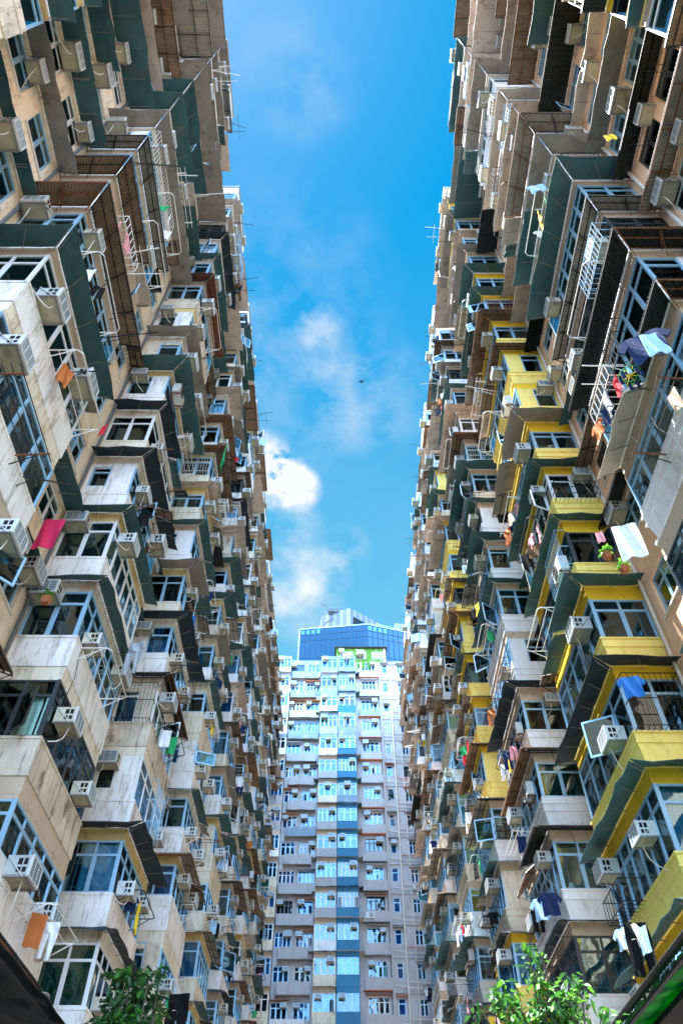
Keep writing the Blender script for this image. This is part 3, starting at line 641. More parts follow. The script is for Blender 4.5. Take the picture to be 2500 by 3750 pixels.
# ------------------------------------------------------------------ end building
def end_building():
    root = empty('apartment_building', (0, 72, 0), 'pale pink and blue residential block closing the far end of the courtyard', 'building')
    inv = Matrix.Translation((0, -72, 0)); pools = {}
    def pool(nm, cap=100): return pools.setdefault(nm, Pool(nm, root, cap))
    DW = 73.2; F = Frame((0, DW, EYE), (1, 0, 0), (0, -1, 0)); wall = MB()
    st = 2.757; b0 = 21.86; hb = [b0+st*i for i in range(-8, 13)]           # parapet bottoms of the bays (i=0 is the lowest one measured)
    top = 57.4
    wall.box(F, -13, 13, -12, -.62, -EYE, top-.3, 'interior'); wall.box(F, -13, 13, -12, .05, top-.3, top, 'roof_grey')
    wall.box(F, -13.2, -13, -12, 0, -EYE, top, 'pinkwhite'); wall.box(F, 13, 13.2, -12, 0, -EYE, top, 'pinkwhite')
    wall.box(F, -13, -2.35, -.2, .02, top, top+.3, 'paleblue_paint'); wall.box(F, 5.9, 13, -.2, .02, top, top+.3, 'pinkwhite')
    # sections of flat wall: x0, x1, window centres/width, material, outward offset
    secs = [(-13., -7.7, [], 'pinkwhite', 0, 0), (-5.9, -2.3, [(-5.12, 1.5), (-3.2, 1.45)], 'pinkwhite', .55, .0), (1.83, 4.9, [(3.45, 1.75)], 'pinkwhite', 0.3, .35), (4.9, 6.3, [(5.45, .6)], 'pinkwhite', 0, .25), (6.3, 13, [(7.35, .7)], 'pinkwhite', 0, 0)]
    for si, (x0, x1, wins, m0, off, dz) in enumerate(secs):
        G = Frame(F @ (0, off, 0), (1, 0, 0), (0, -1, 0)); z = -EYE
        wall.box(G, x0, x1, -.3-off, -.25, -EYE, top, 'interior')
        for fi, b in enumerate(hb):
            rr = random.Random(fi*31+si*7); s = b+1.0-.45*(si == 1)+dz*.2; w0, w1 = s, s+1.25
            nz = b+st if fi < len(hb)-1 else top
            zb = b if fi else -EYE
            m = m0
            if si == 1 and fi >= 17: m = ['paleyellow', 'paleblue_paint'][fi % 2] if fi < 19 else 'paleblue_paint'
            x = x0
            for wi, (xc, wd) in enumerate(wins):
                wd = wd*rr.uniform(.92, 1.06); xa = xc-wd/2; xb = xc+wd/2
                wall.box(G, x, xa, -.25, 0, zb, nz, m); x = xb
                wall.box(G, xa, xb, -.25, 0, zb, w0, m); wall.box(G, xa, xb, -.25, 0, w1, nz, m)
                fm = rr.choices(['alu', 'alu_dark', 'alu_white'], [5, .7, 2])[0]; gm = rr.choice(['glass_end', 'glass_end', 'glass_end', 'glass_end_dark'])
                cur = rr.choice(['curtain_blue', 'curtain_lace', 'curtain_teal', 'curtain_blue', None]); seed = rr.random()
                def mk(part, G=G, xa=xa, xb=xb, w0=w0, w1=w1, kw=dict(fm=fm, gm=gm, cur=cur, rng=seed, pitch=.42, tr=.68, opn=.06)): return lambda mb: window(mb, G, xa, xb, w0, w1, -.07, part=part, **kw)
                pool('window').add(mk('frame'), G @ (xc, 0, s), wd, None, (('pane', mk('pane')), ('curtain', mk('curtain'))))
                if wd > 1 or rr.random() < .25:
                    if rr.random() < .85:
                        sty = 'split' if rr.random() < .12 else 'box'
                        xx = xa+.3 if rr.random() < .5 else xb-.3
                        if sty == 'split': add_ac(G, xx, 0, w0-.85, 'ac_white', 'split air conditioner under window, far end block, %s storey below roof, %s' % (ORD[20-fi], ['', 'left', 'middle', 'right', ''][si]+(' inner' if wi else '')), 'split')
                        else: add_ac(G, xx, -.02, w1-.46, rr.choice(['ac_white', 'ac_cream']), 'air conditioner in %s window of far end block, %s storey below its roof' % (['', 'left' if wi == 0 else 'inner left', 'pink middle', 'narrow', 'rightmost'][si], ORD[20-fi]))
                # hood over the window
                if si in (2, 3, 4) and rr.random() < .6 or si == 1 and rr.random() < .55:
                    hm = rr.choice(['red_stain', 'roof_grey', 'corr_red', 'pinkwhite'])
                    pool('canopy').add(lambda mb, G=G, xa=xa, xb=xb, w1=w1, hm=hm: (mb.hexa(G, [(xa-.2, 0, w1+.10), (xb+.2, 0, w1+.10), (xb+.2, .45, w1+.04), (xa-.2, .45, w1+.04), (xa-.2, 0, w1+.17), (xb+.2, 0, w1+.17), (xb+.2, .45, w1+.09), (xa-.2, .45, w1+.09)], hm)), G @ (xc, 0, s), 1.5)
                # little parapet box below paired windows
            wall.box(G, x, x1, -.25, 0, zb, nz, m)
            if si == 1:       # projecting balcony-like box shared by the two windows
                m2 = m if rr.random() < .7 else rr.choice(['pinkwhite', 'paleblue_paint', 'greywhite'])
                xa, xb = x0+rr.choice([.1, .1, .5]), x1-rr.choice([.1, .3, .6])
                wall.box(G, xa, xb, 0, .42, w0-1.05, w0-.06, m2)
                pool('canopy').add(lambda mb, G=G, xa=xa, xb=xb, w0=w0, fi=fi: canopy(mb, G, xa-.1, xb+.1, w0-1.06, .6, 'sheet_grey', fi, .08, lod=1), G @ (xa, 0, s), 3)
            if si == 2:
                wall.box(G, x0+.45, x1-.25, 0, .25, w0-1.1, w0-.12, m if fi % 3 else 'paleblue_paint' if fi > 15 else m)
                wall.box(G, x0+.3, x1-.2, 0, .40, w0-1.16, w0-1.10, 'red_stain' if rr.random() < .5 else 'roof_grey')
            if si >= 3:
                wall.box(G, x0, x1, 0, .12, b-.12, b, 'pinkwhite')
    # bays: left edge bay, white bay, blue bay
    for bi, (x0, x1, off) in enumerate([(-7.7, -5.95, 1.2), (-2.28, -.26, 1.2), (-.22, 1.83, 1.32)]):
        B = Frame(F @ (x0, 0, 0), (1, 0, 0), (0, -1, 0)); L = x1-x0; core = MB(); core.box(B, 0, L, 0, off-.02, -EYE, hb[0], 'pinkwhite')
        SF = Frame(F @ (x1, 0, 0), (0, -1, 0), (1, 0, 0)); SL = Frame(F @ (x0, 0, 0), (0, -1, 0), (-1, 0, 0))
        for fi, b in enumerate(hb):
            rr = random.Random(fi*77+bi*5); s = b+.93; WHe = 1.36; nz = b+st
            m = {0: rr.choice(['pinkwhite', 'cream', 'white']), 1: rr.choice(['pinkwhite', 'pinkwhite', 'cream', 'white']) if fi < 19 else 'paleblue_paint', 2: 'blue_paint' if fi < 19 else 'paleblue_paint'}[bi]
            if bi == 2 and fi in (14, 17): m = 'paleblue_paint'
            lm = 'blue_paint' if bi == 2 and fi < 16 else ('paleblue_paint' if fi >= 16 else 'lintel_white')
            if fi == len(hb)-1: nz = top
            core.box(B, .02, L-.02, 0, off-.02, s+WHe, nz-.003, lm)
            core.box(B, .3, L-.3, 0, off-.5, s-.8, s+WHe+.1, 'interior')
            for Q in (SF, SL): core.box(Q, 0, off-.1, -.2, -.01, s, s+WHe, m)
            pool('parapet').add(lambda mb, B=B, b=b, s=s, m=m, L=L, off=off: (mb.box(B, -.02, L+.02, 0, off+.02, s-.06, s, m), mb.box(B, 0, L, 0, off, b, s-.06, m)), B @ (0, off, s), 2.5)
            fm = rr.choices(['alu', 'alu_white'], [3, 1.5])[0]; gm = 'glass_end' if rr.random() < .8 else 'glass_end_dark'
            cur = rr.choice(['curtain_blue', 'curtain_lace', 'curtain_teal', 'curtain_blue', None]) if bi != 2 else rr.choice(['curtain_blue', 'curtain_blue', 'curtain_lace']); seed = rr.random()
            def mk(part, B=B, L=L, s=s, off=off, kw=dict(fm=fm, gm=gm, cur=cur, rng=seed, pitch=rr.choice([.42, .55]), tr=.68, opn=.05)): return lambda mb: window(mb, B, .08, L-.08, s, s+WHe, off-.03, part=part, **kw)
            core.box(B, 0, .08, off-.16, off-.01, s, s+WHe, m); core.box(B, L-.08, L, off-.16, off-.01, s, s+WHe, m)
            pool('window').add(mk('frame'), B @ (0, off, s), 2.6, None, (('pane', mk('pane')), ('curtain', mk('curtain'))))
            if rr.random() < .9:
                add_ac(B, rr.choice([.5, L/2, L-.5]), off-.02, s+WHe-.46, rr.choice(['ac_white', 'ac_cream', 'ac_grey']), 'air conditioner in %s column of far end block, %s storey below its roof' % (['leftmost bay', 'white bay', 'blue bay'][bi], ORD[20-fi]))
            if rr.random() < .75:
                stl = rr.choice(['sheet_grey', 'sheet_green', 'sheet_dark', 'corr_brown', 'sheet_zinc']) if bi else rr.choice(['sheet_grey', 'sheet_green'])
                def can(mb, B=B, L=L, off=off, b=b, stl=stl, fi=fi, SF=SF, SL=SL, bi=bi):
                    Q = Frame(B @ (0, off, 0), (1, 0, 0), (0, -1, 0)); canopy(mb, Q, 0, L, b, .38, stl, fi, .06, lod=1)
                    if bi == 2: canopy(mb, SF, .05, off, b, .45, stl, fi+1, .1, ext1=.38, lod=1)
                    if bi == 1 and fi % 3 == 0: canopy(mb, SL, .05, off, b, .45, stl, fi+1, .1, ext1=.38, lod=1)
                pool('canopy').add(can, B @ (0, off, b), 2.5)
        core.box(B, -.03, L+.03, 0, off+.03, top, top+.12, 'pinkwhite' if bi == 0 else 'paleblue_paint')
        o = core.obj('bay', root); o.matrix_parent_inverse = inv
    # pipes on the right-hand strip
    for xp, m, r_ in ((4.62, 'pipe_dark', .045), (6.05, 'pipe', .08), (6.9, 'pipe', .05), (8.3, 'pipe', .07)):
        pool('drain_pipe').add(lambda mb, xp=xp, m=m, r_=r_: mb.bar(F, (xp, .42 if xp < 5 else .2, -1), (xp, .42 if xp < 5 else .2, top-1), r_, m, 6), F @ (xp, .4, 40), 3)
    for i, b in enumerate(hb):
        pool('drain_pipe').add(lambda mb, b=b, i=i: (mb.path(F, [(4.95, .16, b+.5), (6.0, .16, b+.35), (6.1, .16, b+.3), (9, .16, b+.22)], .04, 'pipe'), mb.bar(F, (6.2, .18, b+.75), (9, .18, b+.62), .045, 'pipe' if i % 3 else 'red_stain')), F @ (6, .2, b), 1)
    # green rooftop hut
    hut = MB(); hx0, hx1 = -.48, 5.72; H0, H1 = top+.02, top+2.25
    hut.box(F, hx0, hx1, -3.2, .05, H0+.6, H0+.8, 'roof_grey')
    for (a_, b_, z0, z1) in ((hx0, 0, H0, H1), (1.6, 2.05, H0, H1), (3.3, 3.95, H0, H1), (0, 1.6, H0, H0+.55), (2.05, 3.3, H0, H0+.55), (3.95, 5.3, H0, H0+.55), (0, 1.6, H0+1.85, H1), (2.05, 3.3, H0+1.85, H1), (3.95, 5.3, H0+1.85, H1)):
        hut.box(F, a_, b_, -.1, .1, z0, z1, 'green_paint')
    hut.box(F, hx0, hx0+.1, -3, -.1, H0, H1, 'green_paint'); hut.box(F, hx1-.35, hx1, -3, .1, H0, H1, 'pinkwhite'); hut.box(F, hx0+.2, hx1-.4, -3, -.6, H0, H1, 'interior')
    hut.box(F, hx0-.25, hx1+.25, -3.2, .45, H1, H1+.1, 'corr_dark')
    # green paint runs over the wall below
    rr = random.Random(4)
    for i in range(3):
        xx = 2.1+i*.62; hut.hexa(F, [(xx, .302, top-.5-rr.random()*.9), (xx+.30, .302, top-.4-rr.random()*.9), (xx+.30, .312, top-1.), (xx, .312, top-1.), (xx, .302, top), (xx+.33, .302, top), (xx+.33, .312, top), (xx, .312, top)], 'green_paint')
    o = hut.obj('rooftop_hut', root); o.matrix_parent_inverse = inv; o['label'] = 'lime green rooftop hut'
    for i, (a_, b_) in enumerate(((0, 1.6), (2.05, 3.3), (3.95, 5.3))):
        m3 = MB(); window(m3, F, a_, b_, H0+.55, H0+1.85, .02, i, fm='alu_white', gm='glass_blue', pitch=.42, cur='curtain_blue'); q = m3.obj('window', o)
    add_ac(F, .15, .1, H0+1.45, 'ac_white', 'white air conditioner at left corner of the green rooftop hut'); add_ac(F, 2.5, .1, H0+.9, 'ac_white', 'white air conditioner in middle window of the green rooftop hut', s=1.3)
    o = wall.obj('wall', root); o.matrix_parent_inverse = inv
    for p in pools.values(): p.flush()
    for o in root.children:
        if o.name.split('.')[0] in pools: o.matrix_parent_inverse = inv
end_building()
flush_acs(300)
# ------------------------------------------------------------------ glass tower behind
def tower():
    root = empty('office_tower', (0, 112, 0), 'blue glass office tower rising behind the end block', 'tower'); inv = Matrix.Translation((0, -112, 0))
    H = 94.3
    def face(mb, frm, A, B, h0, h1, cols, slope, panes='tower_glass'):
        ax = Vector((B[0]-A[0], B[1]-A[1], 0)); L = ax.length; ax.normalize(); n_ = Vector((ax.y, -ax.x, 0))
        F = Frame((A[0], A[1], EYE), ax, n_); w_ = L/cols
        mb.box(F, 0, L, -.3, 0, h0, h1, panes); r = random.Random(3)
        for i in range(cols+1): frm.box(F, i*w_-.045, i*w_+.045, -.02, .09, h0, h1, 'mullion')
        frm.box(F, 0, L, -.02, .12, h1-.12, h1+.12, 'alu')
        for i in range(cols):
            for j in range(5):
                z = h1-(1.55, 3.0, 7.2, 8.8, 12.5)[j]+slope*(i*w_) - (0 if j < 2 else r.choice((0, 0, 1.2)))
                if z > h0: frm.hexa(F, [(i*w_+.05, -.02, z-.04), ((i+1)*w_-.05, -.02, z-.04+slope*w_), ((i+1)*w_-.05, .05, z-.04+slope*w_), (i*w_+.05, .05, z-.04), (i*w_+.05, -.02, z+.04), ((i+1)*w_-.05, -.02, z+.04+slope*w_), ((i+1)*w_-.05, .05, z+.04+slope*w_), (i*w_+.05, .05, z+.04)], 'mullion')
            if i < 4 and panes == 'tower_glass' and slope >= 0: frm.box(F, i*w_+.15, (i+1)*w_-.2, .005, .02, h1-1.35, h1-.35, 'tower_glass_pale')
    A, C, D_ = (-7.7, 109.8), (5.22, 108.2), (14.2, 110.9)
    g = MB(); fr = MB(); face(g, fr, A, C, 20, H, 13, 0.); face(g, fr, C, D_, 20, H, 9, 0.)
    F0 = WORLD
    g.poly(F0, [(A[0], A[1]+.2, H+EYE-.1), (C[0], C[1]+.2, H+EYE-.1), (D_[0], D_[1]+.2, H+EYE-.1), (14, 130, H+EYE-.1), (-7.7, 130, H+EYE-.1)], [(0, 1, 2, 3, 4)], 'roof_grey')
    fr.box(F0, A[0]-.35, A[0], A[1]+.1, A[1]+20, 20, H+EYE+.1, 'alu'); g.box(F0, D_[0]-.3, D_[0], D_[1]+.3, 130, 20, H+EYE-.2, 'tower_glass'); g.box(F0, A[0], 14, 129.7, 130, 20, H+EYE-.2, 'tower_glass')
    for nm, m_ in (('glazing', g), ('mullions', fr)):
        o = m_.obj(nm, root); o.matrix_parent_inverse = inv
    # plant room
    P = [(-4.3, 114.2), (-3.65, 112.6), (2.0, 110.5), (11.5, 118.0), (11.5, 124), (-4.3, 124)]
    hh = [98.8, 100.4, 100.6, 100.6, 100.6, 98.8]
    mb = MB()
    for i in range(3):
        a_, b_ = Vector(P[i]), Vector(P[i+1]); L = (b_-a_).length; n = max(2, int(L/.75)); d = (b_-a_)/n; nn = Vector((d.y, -d.x)).normalized()
        for j in range(n):
            q0 = a_+d*j; q1 = a_+d*(j+1); t0 = hh[i]+(hh[i+1]-hh[i])*j/n+EYE; t1 = hh[i]+(hh[i+1]-hh[i])*(j+1)/n+EYE; o_ = nn*(.06 if j % 2 else 0)
            mb.hexa(F0, [(q0.x+o_.x, q0.y+o_.y, 93), (q1.x+o_.x, q1.y+o_.y, 93), (q1.x-nn.x*.3, q1.y-nn.y*.3, 93), (q0.x-nn.x*.3, q0.y-nn.y*.3, 93), (q0.x+o_.x, q0.y+o_.y, t0), (q1.x+o_.x, q1.y+o_.y, t1), (q1.x-nn.x*.3, q1.y-nn.y*.3, t1), (q0.x-nn.x*.3, q0.y-nn.y*.3, t0)], 'panel_light' if j % 2 else 'panel_grey')
    mb.poly(F0, [(p[0], p[1], h+EYE-.02) for p, h in zip(P, hh)], [tuple(range(6))], 'roof_grey')
    mb.poly(F0, [(P[4][0], 124, 93), (P[5][0], 124, 93), (P[5][0], 124, 100.3), (P[4][0], 124, 102)], [(0, 1, 2, 3)], 'panel_grey')
    mb.poly(F0, [(P[5][0], 124, 93), (P[0][0], P[0][1], 93), (P[0][0], P[0][1], hh[0]+EYE), (P[5][0], 124, 100.3)], [(0, 1, 2, 3)], 'panel_grey')
    o = mb.obj('plant_room', root); o.matrix_parent_inverse = inv
    lv = MB(); d = (Vector((11.5, 118.))-Vector((2., 110.5))).normalized(); nn = Vector((d.y, -d.x)); F = Frame((2+d.x*.7+nn.x*.08, 110.5+d.y*.7+nn.y*.08, EYE), (d.x, d.y, 0), (nn.x, nn.y, 0))
    lv.box(F, 0, 3.0, 0, .06, 94.5, 98.6, 'hole')
    for i in range(1, 3): lv.box(F, i*1.-.04, i*1.+.04, .06, .1, 94.5, 98.6, 'mullion')
    for i in range(9): lv.box(F, 0, 3, .06, .08, 94.8+i*.42, 94.86+i*.42, 'mullion')
    q = lv.obj('louvre', o)
    pp = MB(); pp.path(F0, [(-3.3, 112.3, 95), (-3.3, 112.3, 99.2), (-2.9, 112.1, 99.8), (-1.6, 111.4, 100.1), (-1.4, 111.6, 100.6)], .09, 'pipe_dark', 6)
    o = pp.obj('drain_pipe', root); o.matrix_parent_inverse = inv
    ra = MB(); z = H+EYE
    for i in range(10): x0 = 7+i*.7; ra.bar(F0, (x0, 109+i*.25, z), (x0, 109+i*.25, z+.9), .03, 'alu')
    for zz in (.45, .9): ra.bar(F0, (7, 109, z+zz), (13.3, 111.25, z+zz), .04, 'alu')
    ra.hexa(F0, [(-1.5, 109.3, z), (4, 108.6, z), (4, 109.6, z), (-1.5, 110.2, z), (-1.5, 109.3, z+.25), (4, 108.6, z+.25), (4, 109.6, z+.25), (-1.5, 110.2, z+.25)], 'alu')
    o = ra.obj('roof_railing', root); o.matrix_parent_inverse = inv
tower()
def cranes():
    e = empty('roof_crane', (-1.5, 111.5, 102), 'small crane with a bent jib on top of the grey plant room', 'crane')
    F = Frame((0, 0, 0), (1, 0, 0), (0, 1, 0)); b = MB()
    b.box(F, -.9, .5, -.5, .5, -.2, .35, 'pipe_dark'); b.box(F, -1.0, -.6, -.4, .4, .35, .95, 'pipe_dark'); b.box(F, .5, 3.2, -.3, .3, -.1, .1, 'pipe_dark')
    P = [(-.3+.35*math.cos(i*math.pi/6), -.55, .1+.35*math.sin(i*math.pi/6)) for i in range(12)]; b.path(F, P+[P[0]], .07, 'pipe_dark')
    o = b.obj('base', e); j = MB(); j.bar(F, (3.4, 0, .25), (-.9, 0, 1.0), .10, 'pipe_dark'); j.bar(F, (-.9, 0, 1.0), (-1.2, 0, 1.6), .09, 'pipe_dark'); j.bar(F, (-1.2, 0, 1.6), (-2.3, 0, 2.2), .09, 'pipe_dark'); j.bar(F, (-2.3, 0, 2.2), (-2.3, 0, -4), .012, 'pipe_dark'); j.obj('jib', e)
    e = empty('facade_hoist', (10, 113, 97), 'grey window-cleaning hoist arm with boxed head on the tower roof', 'hoist')
    a = MB(); a.bar(F, (-6.2, 0, 3.4), (1.1, 0, 1.2), .42, 'panel_grey', 4); a.bar(F, (-1, -.5, 1.75), (.2, -.5, 1.4), .2, 'hole', 6); a.obj('arm', e)
    h = MB(); h.hexa(F, [(.2, -.6, -1.6), (1.1, -.6, -1.8), (1.1, .6, -1.8), (.2, .6, -1.6), (.9, -.6, 2.9), (2.4, -.6, 2.7), (2.4, .6, 2.7), (.9, .6, 2.9)], 'panel_light'); h.obj('head', e)
    # glass screen and dish left of the tower on the end roof
    e = empty('glass_screen', (-6.5, 76, 59), 'low glass screen on the far roof left of the tower', 'screen'); g = MB(); g.box(F, -3, 2.5, 0, .05, 0, 2.2, 'tower_glass_pale'); g.obj('glazing', e)
    p = MB(); [p.box(F, x-.03, x+.03, -.05, .0, 0, 2.3, 'alu') for x in (-3, -1.2, .6, 2.4)]; p.box(F, -3, 2.5, -.05, 0, 2.2, 2.28, 'alu'); p.obj('posts', e)
    e = empty('satellite_dish', (-7.75, 66, 52.6), 'round pale satellite dish at far end of the left roof', 'dish'); d = MB()
    rings = [(.05, .0), (.35, .05), (.65, .18), (.8, .32)]; P = [(r_*math.cos(i*math.pi/10), r_*math.sin(i*math.pi/10), z) for r_, z in rings for i in range(20)]
    d.poly(F, P, [(k*20+i, k*20+(i+1) % 20, (k+1)*20+(i+1) % 20, (k+1)*20+i) for k in range(3) for i in range(20)]+[tuple(range(20))[::-1]], 'ac_cream'); d.obj('reflector', e)
    m = MB(); m.bar(F, (0, 0, 0), (-.6, 0, -.9), .04, 'strut_grey', 6); m.bar(F, (-.6, 0, -.9), (-.6, 0, -3), .05, 'strut_grey', 6); m.obj('mast', e)
cranes()
# ------------------------------------------------------------------ racks, poles and laundry
def rack_mesh(kind, m):
    """U-shaped tube rack reaching out of a window: x along wall, y outwards"""
    b = MB(); I = WORLD; r = .014
    if kind == 'loop':
        W, D = 1.05, .75
        b.path(I, [(-W, 0, 0), (-W, D-.1, 0), (-W+.1, D, 0), (W-.1, D, 0), (W, D-.1, 0), (W, 0, 0)], r*1.2, m)
        for i in (.3, .6): b.bar(I, (-W, D*i, 0), (W, D*i, 0), r*.7, m)
        for x in (-W, W): b.bar(I, (x, D*.8, 0), (x, 0, -.35), r, m)
    elif kind == 'cage':
        W, D, H = .7, .5, .5
        for z in (0, H): b.path(I, [(-W, 0, z), (-W, D, z), (W, D, z), (W, 0, z)], r, m)
        for i in range(8): x = -W+2*W*i/7; b.bar(I, (x, D, 0), (x, D, H), r*.7, m); b.bar(I, (x, 0, 0), (x, D, 0), r*.6, m)
    else:
        W, D = .9, .7
        for x in (-W, W): b.bar(I, (x, 0, 0), (x, D, .05), r*1.5, 'iron_rust' if m == 'iron_black' else m); b.bar(I, (x, .45, 0), (x, 0, -.3), r, m)
        for i in range(4): b.bar(I, (-W-.2, .15+i*.17, .06), (W+.2, .15+i*.17, .06), r*.8, m)
    return b
RM = {}
def rack(F, x, y, z, kind, m, label):
    k = (kind, m)
    if k not in RM: o = rack_mesh(kind, m).obj('rack'); RM[k] = o.data; bpy.data.objects.remove(o)
    G = F.at((x, y, z)); mm = G.m.copy()
    if G.flip: mm = mm @ Matrix.Diagonal((-1, 1, 1, 1))
    o = bpy.data.objects.new('drying_rack', RM[k]); COL.objects.link(o); o.matrix_world = mm
    return tag(o, label, 'drying rack', 'drying racks outside the windows')
def garment_mesh(kind, m, seed):
    """hanging from (0,0,0) down; x width, thickness in y"""
    r = random.Random(seed); b = MB(); I = WORLD
    sw = lambda u, v: .035*math.sin(u*9+seed+v*3)*(.3+v)
    def sheet(x0, x1, y0, z0, x2, x3, z1, nu=8, nv=5): b.grid(I, lambda u, v: ((x0+(x1-x0)*u)*(1-v)+(x2+(x3-x2)*u)*v, y0+sw(u, v), z0+(z1-z0)*v+.02*math.sin(u*11+seed)*v), nu, nv, m, thick=(0, .02, 0))
    if kind == 'towel': sheet(-.22, .22, 0, 0, -.20, .25, -.85)
    elif kind == 'trousers':
        sheet(-.22, .22, 0, 0, -.24, .24, -.3); sheet(-.24, -.01, 0.004, -.3, -.2+r.uniform(-.1, .05), -.04, -1.0, 4, 6); sheet(.01, .24, -.004, -.3, .05, .2+r.uniform(-.05, .1), -.95, 4, 6)
    else:
        sheet(-.24, .24, 0, 0, -.26, .26, -.68)
        b.hexa(I, [(-.24, 0, 0), (-.24, .03, 0), (-.23, .03, -.2), (-.23, 0, -.2), (-.40, 0, -.22), (-.40, .03, -.22), (-.32, .03, -.34), (-.32, 0, -.34)], m)
        b.hexa(I, [(.24, 0, 0), (.24, .03, 0), (.23, .03, -.2), (.23, 0, -.2), (.40, 0, -.22), (.40, .03, -.22), (.32, .03, -.34), (.32, 0, -.34)], m)
        b.bar(I, (0, .015, 0), (0, .015, .12), .006, 'iron_black')
    return b
GM = {}
def garment(F, x, y, z, kind, colr, label, rz=0, s=1.0, grp='laundry hung outside the windows'):
    seed = int(abs(x*7+z*3+y*5)) % 3; k = (kind, colr, seed)
    if k not in GM: o = garment_mesh(kind, 'cloth_'+colr, seed).obj('g'); GM[k] = o.data; bpy.data.objects.remove(o)
    G = F.at((x, y, z), rz=rz); o = bpy.data.objects.new(kind, GM[k]); COL.objects.link(o)
    mm = G.m.copy()
    if G.flip: mm = mm @ Matrix.Diagonal((-1, 1, 1, 1))
    o.matrix_world = mm @ Matrix.Diagonal((s, s, s, 1)); return tag(o, label, 'garment' if kind != 'towel' else 'towel', grp)
def laundry_all():
    r = random.Random(11); nr = 0; ng = 0; used = set()
    for (S, k, n, s, B, NF, L, O, word, nmax) in RACK_SPOTS:
        u, v, d = proj(*(B @ (L/2, O, s)))
        if not (0 < u < 2500 and 0 < v < 3750) or n > nmax-3: continue
        p = r.random(); where = '%s %s bay, %s storey below roof' % (ORD[k+1], word, ORD[nmax-n])
        if p < .62 and nr < 220:
            kind = r.choice(['loop', 'loop', 'cage', 'poles']); m = r.choice(['tube_white', 'tube_white', 'iron_black', 'iron_black'] if kind != 'cage' else ['iron_black', 'tube_white']); nr += 1
            x = r.choice([L*.38, L*.68]); z = s+r.choice([-.05, .0, .25])
            rack(B, x, O, z, kind, m, '%s %s drying rack under windows of the %s' % ({'tube_white': 'white', 'iron_black': 'black'}[m], {'loop': 'looped', 'cage': 'caged', 'poles': 'multi-pole'}[kind], where))
            q = (.9 if d > 25 else .62) if n < 7 else .3
            if r.random() < q and ng < 260:
                c1 = 0
                for j in range(r.choice([1, 2, 3, 4])):
                    kd = r.choice(['shirt', 'trousers', 'towel', 'shirt', 'towel']); cc = r.choice(['white', 'pale blue', 'navy', 'black', 'navy', 'blue', 'white', 'grey', 'red', 'pink', 'yellow', 'pale blue', 'orange', 'green', 'brown', 'beige', 'black'])
                    key = (cc, kd, where)
                    if key in used: continue
                    used.add(key); ng += 1
                    garment(B, x-.6+j*.42, O+.35+.15*(j % 2), z-.02, kd, cc, '%s %s drying below the %s' % (cc, kd, where), rz=R(r.uniform(-25, 25)+ (80 if r.random() < .5 else 0)), s=r.uniform(.6, .85))
laundry_all()
def poles():
    r = random.Random(31); i = 0
    for (S, k, n, s, B, NF, L, O, word, nmax) in RACK_SPOTS:
        u, v, d = proj(*(B @ (L/2, O, s)))
        if not (0 < u < 2500 and 0 < v < 3750) or r.random() > .42: continue
        i += 1
        if i > 120: break
        m = r.choice(['iron_black', 'tube_white', 'iron_rust', 'iron_black']); b = MB(); x = r.uniform(.1, L-.1); ln = r.uniform(.8, 1.7); z = s+r.uniform(-.1, 1.4)
        o0 = B @ (x, O, z); F0 = Frame((0, 0, 0), tuple(B.m.col[0][:3]), tuple(B.m.col[1][:3]))
        b.bar(F0, (0, -.05, 0), (r.uniform(-.3, .3), ln, r.uniform(-.1, .2)), .017, m, 5); b.bar(F0, (0, ln*.45, .02), (0, 0, -.32), .012, m)
        if r.random() < .5: b.bar(F0, (.5, -.05, 0), (.5, ln*.9, .04), .015, m, 5); b.bar(F0, (-.3, ln*.6, .03), (.9, ln*.6, .05), .012, m)
        o = b.obj('pole_bracket'); o.location = o0
        tag(o, '%s pole bracket sticking out of the %s %s bay, %s storey below roof' % ({'iron_black': 'black', 'tube_white': 'white', 'iron_rust': 'rusty'}[m], ORD[k+1], word, ORD[nmax-n]), 'bracket', 'pole brackets on the facades')
poles()
# hand-placed laundry and odds seen close up in the photograph
FL = Frame((SIDES['L']['X'], 0, EYE), (0, 1, 0), (1, 0, 0)); FR = Frame((SIDES['R']['X'], 0, EYE), (0, 1, 0), (-1, 0, 0))
def at_pixel(u, v, X=None, D=None):
    d = pixdir(u, v); t = X/d.x if X is not None else D/d.y; return Vector((0, 0, EYE))+d*t
def hang(u, v, X, kind, colr, label, rz=0, s=1.): 
    p = at_pixel(u, v, X=X); G = Frame(p, (1, 0, 0), (0, -1, 0)); return garment(G, 0, 0, 0, kind, colr, label, rz=rz, s=s)
hang(205, 1905, -6.9, 'towel', 'crimson', 'crimson towel hanging beside the beige left wall', 0, 1.15)
hang(505, 2355, -5.3, 'trousers', 'grey', 'pale grey trousers on a yellow hanger before a mossy parapet', .3, 1.0)
hang(385, 1560, -5.9, 'towel', 'red', 'small red cloth hanging under an upper left canopy', .4, .45)
hang(825, 1650, -5.6, 'towel', 'green', 'long bright green cloth trailing off a left canopy edge', 1.2, 1.5)
hang(2340, 1230, 5.9, 'shirt', 'navy', 'navy shirt in the bundle beside the white right wall', .5, 1.3)
hang(2375, 1225, 6.0, 'towel', 'pale blue', 'pale blue towel over the navy shirt by the white right wall', .2, .9)
hang(2330, 1250, 6.1, 'towel', 'red', 'thin red cloth behind the navy bundle by the white right wall', .9, .7)
hang(2300, 2480, 6.6, 'shirt', 'blue', 'blue denim shirt hung before a yellow bay window', .2, .8)
hang(2280, 1925, 6.3, 'towel', 'white', 'white plastic sheet hanging off the yellow bay balcony', .3, 1.2)
hang(2190, 1950, 6.2, 'towel', 'pink', 'pink cloth over the potted plants on the yellow parapet', .3, .4)
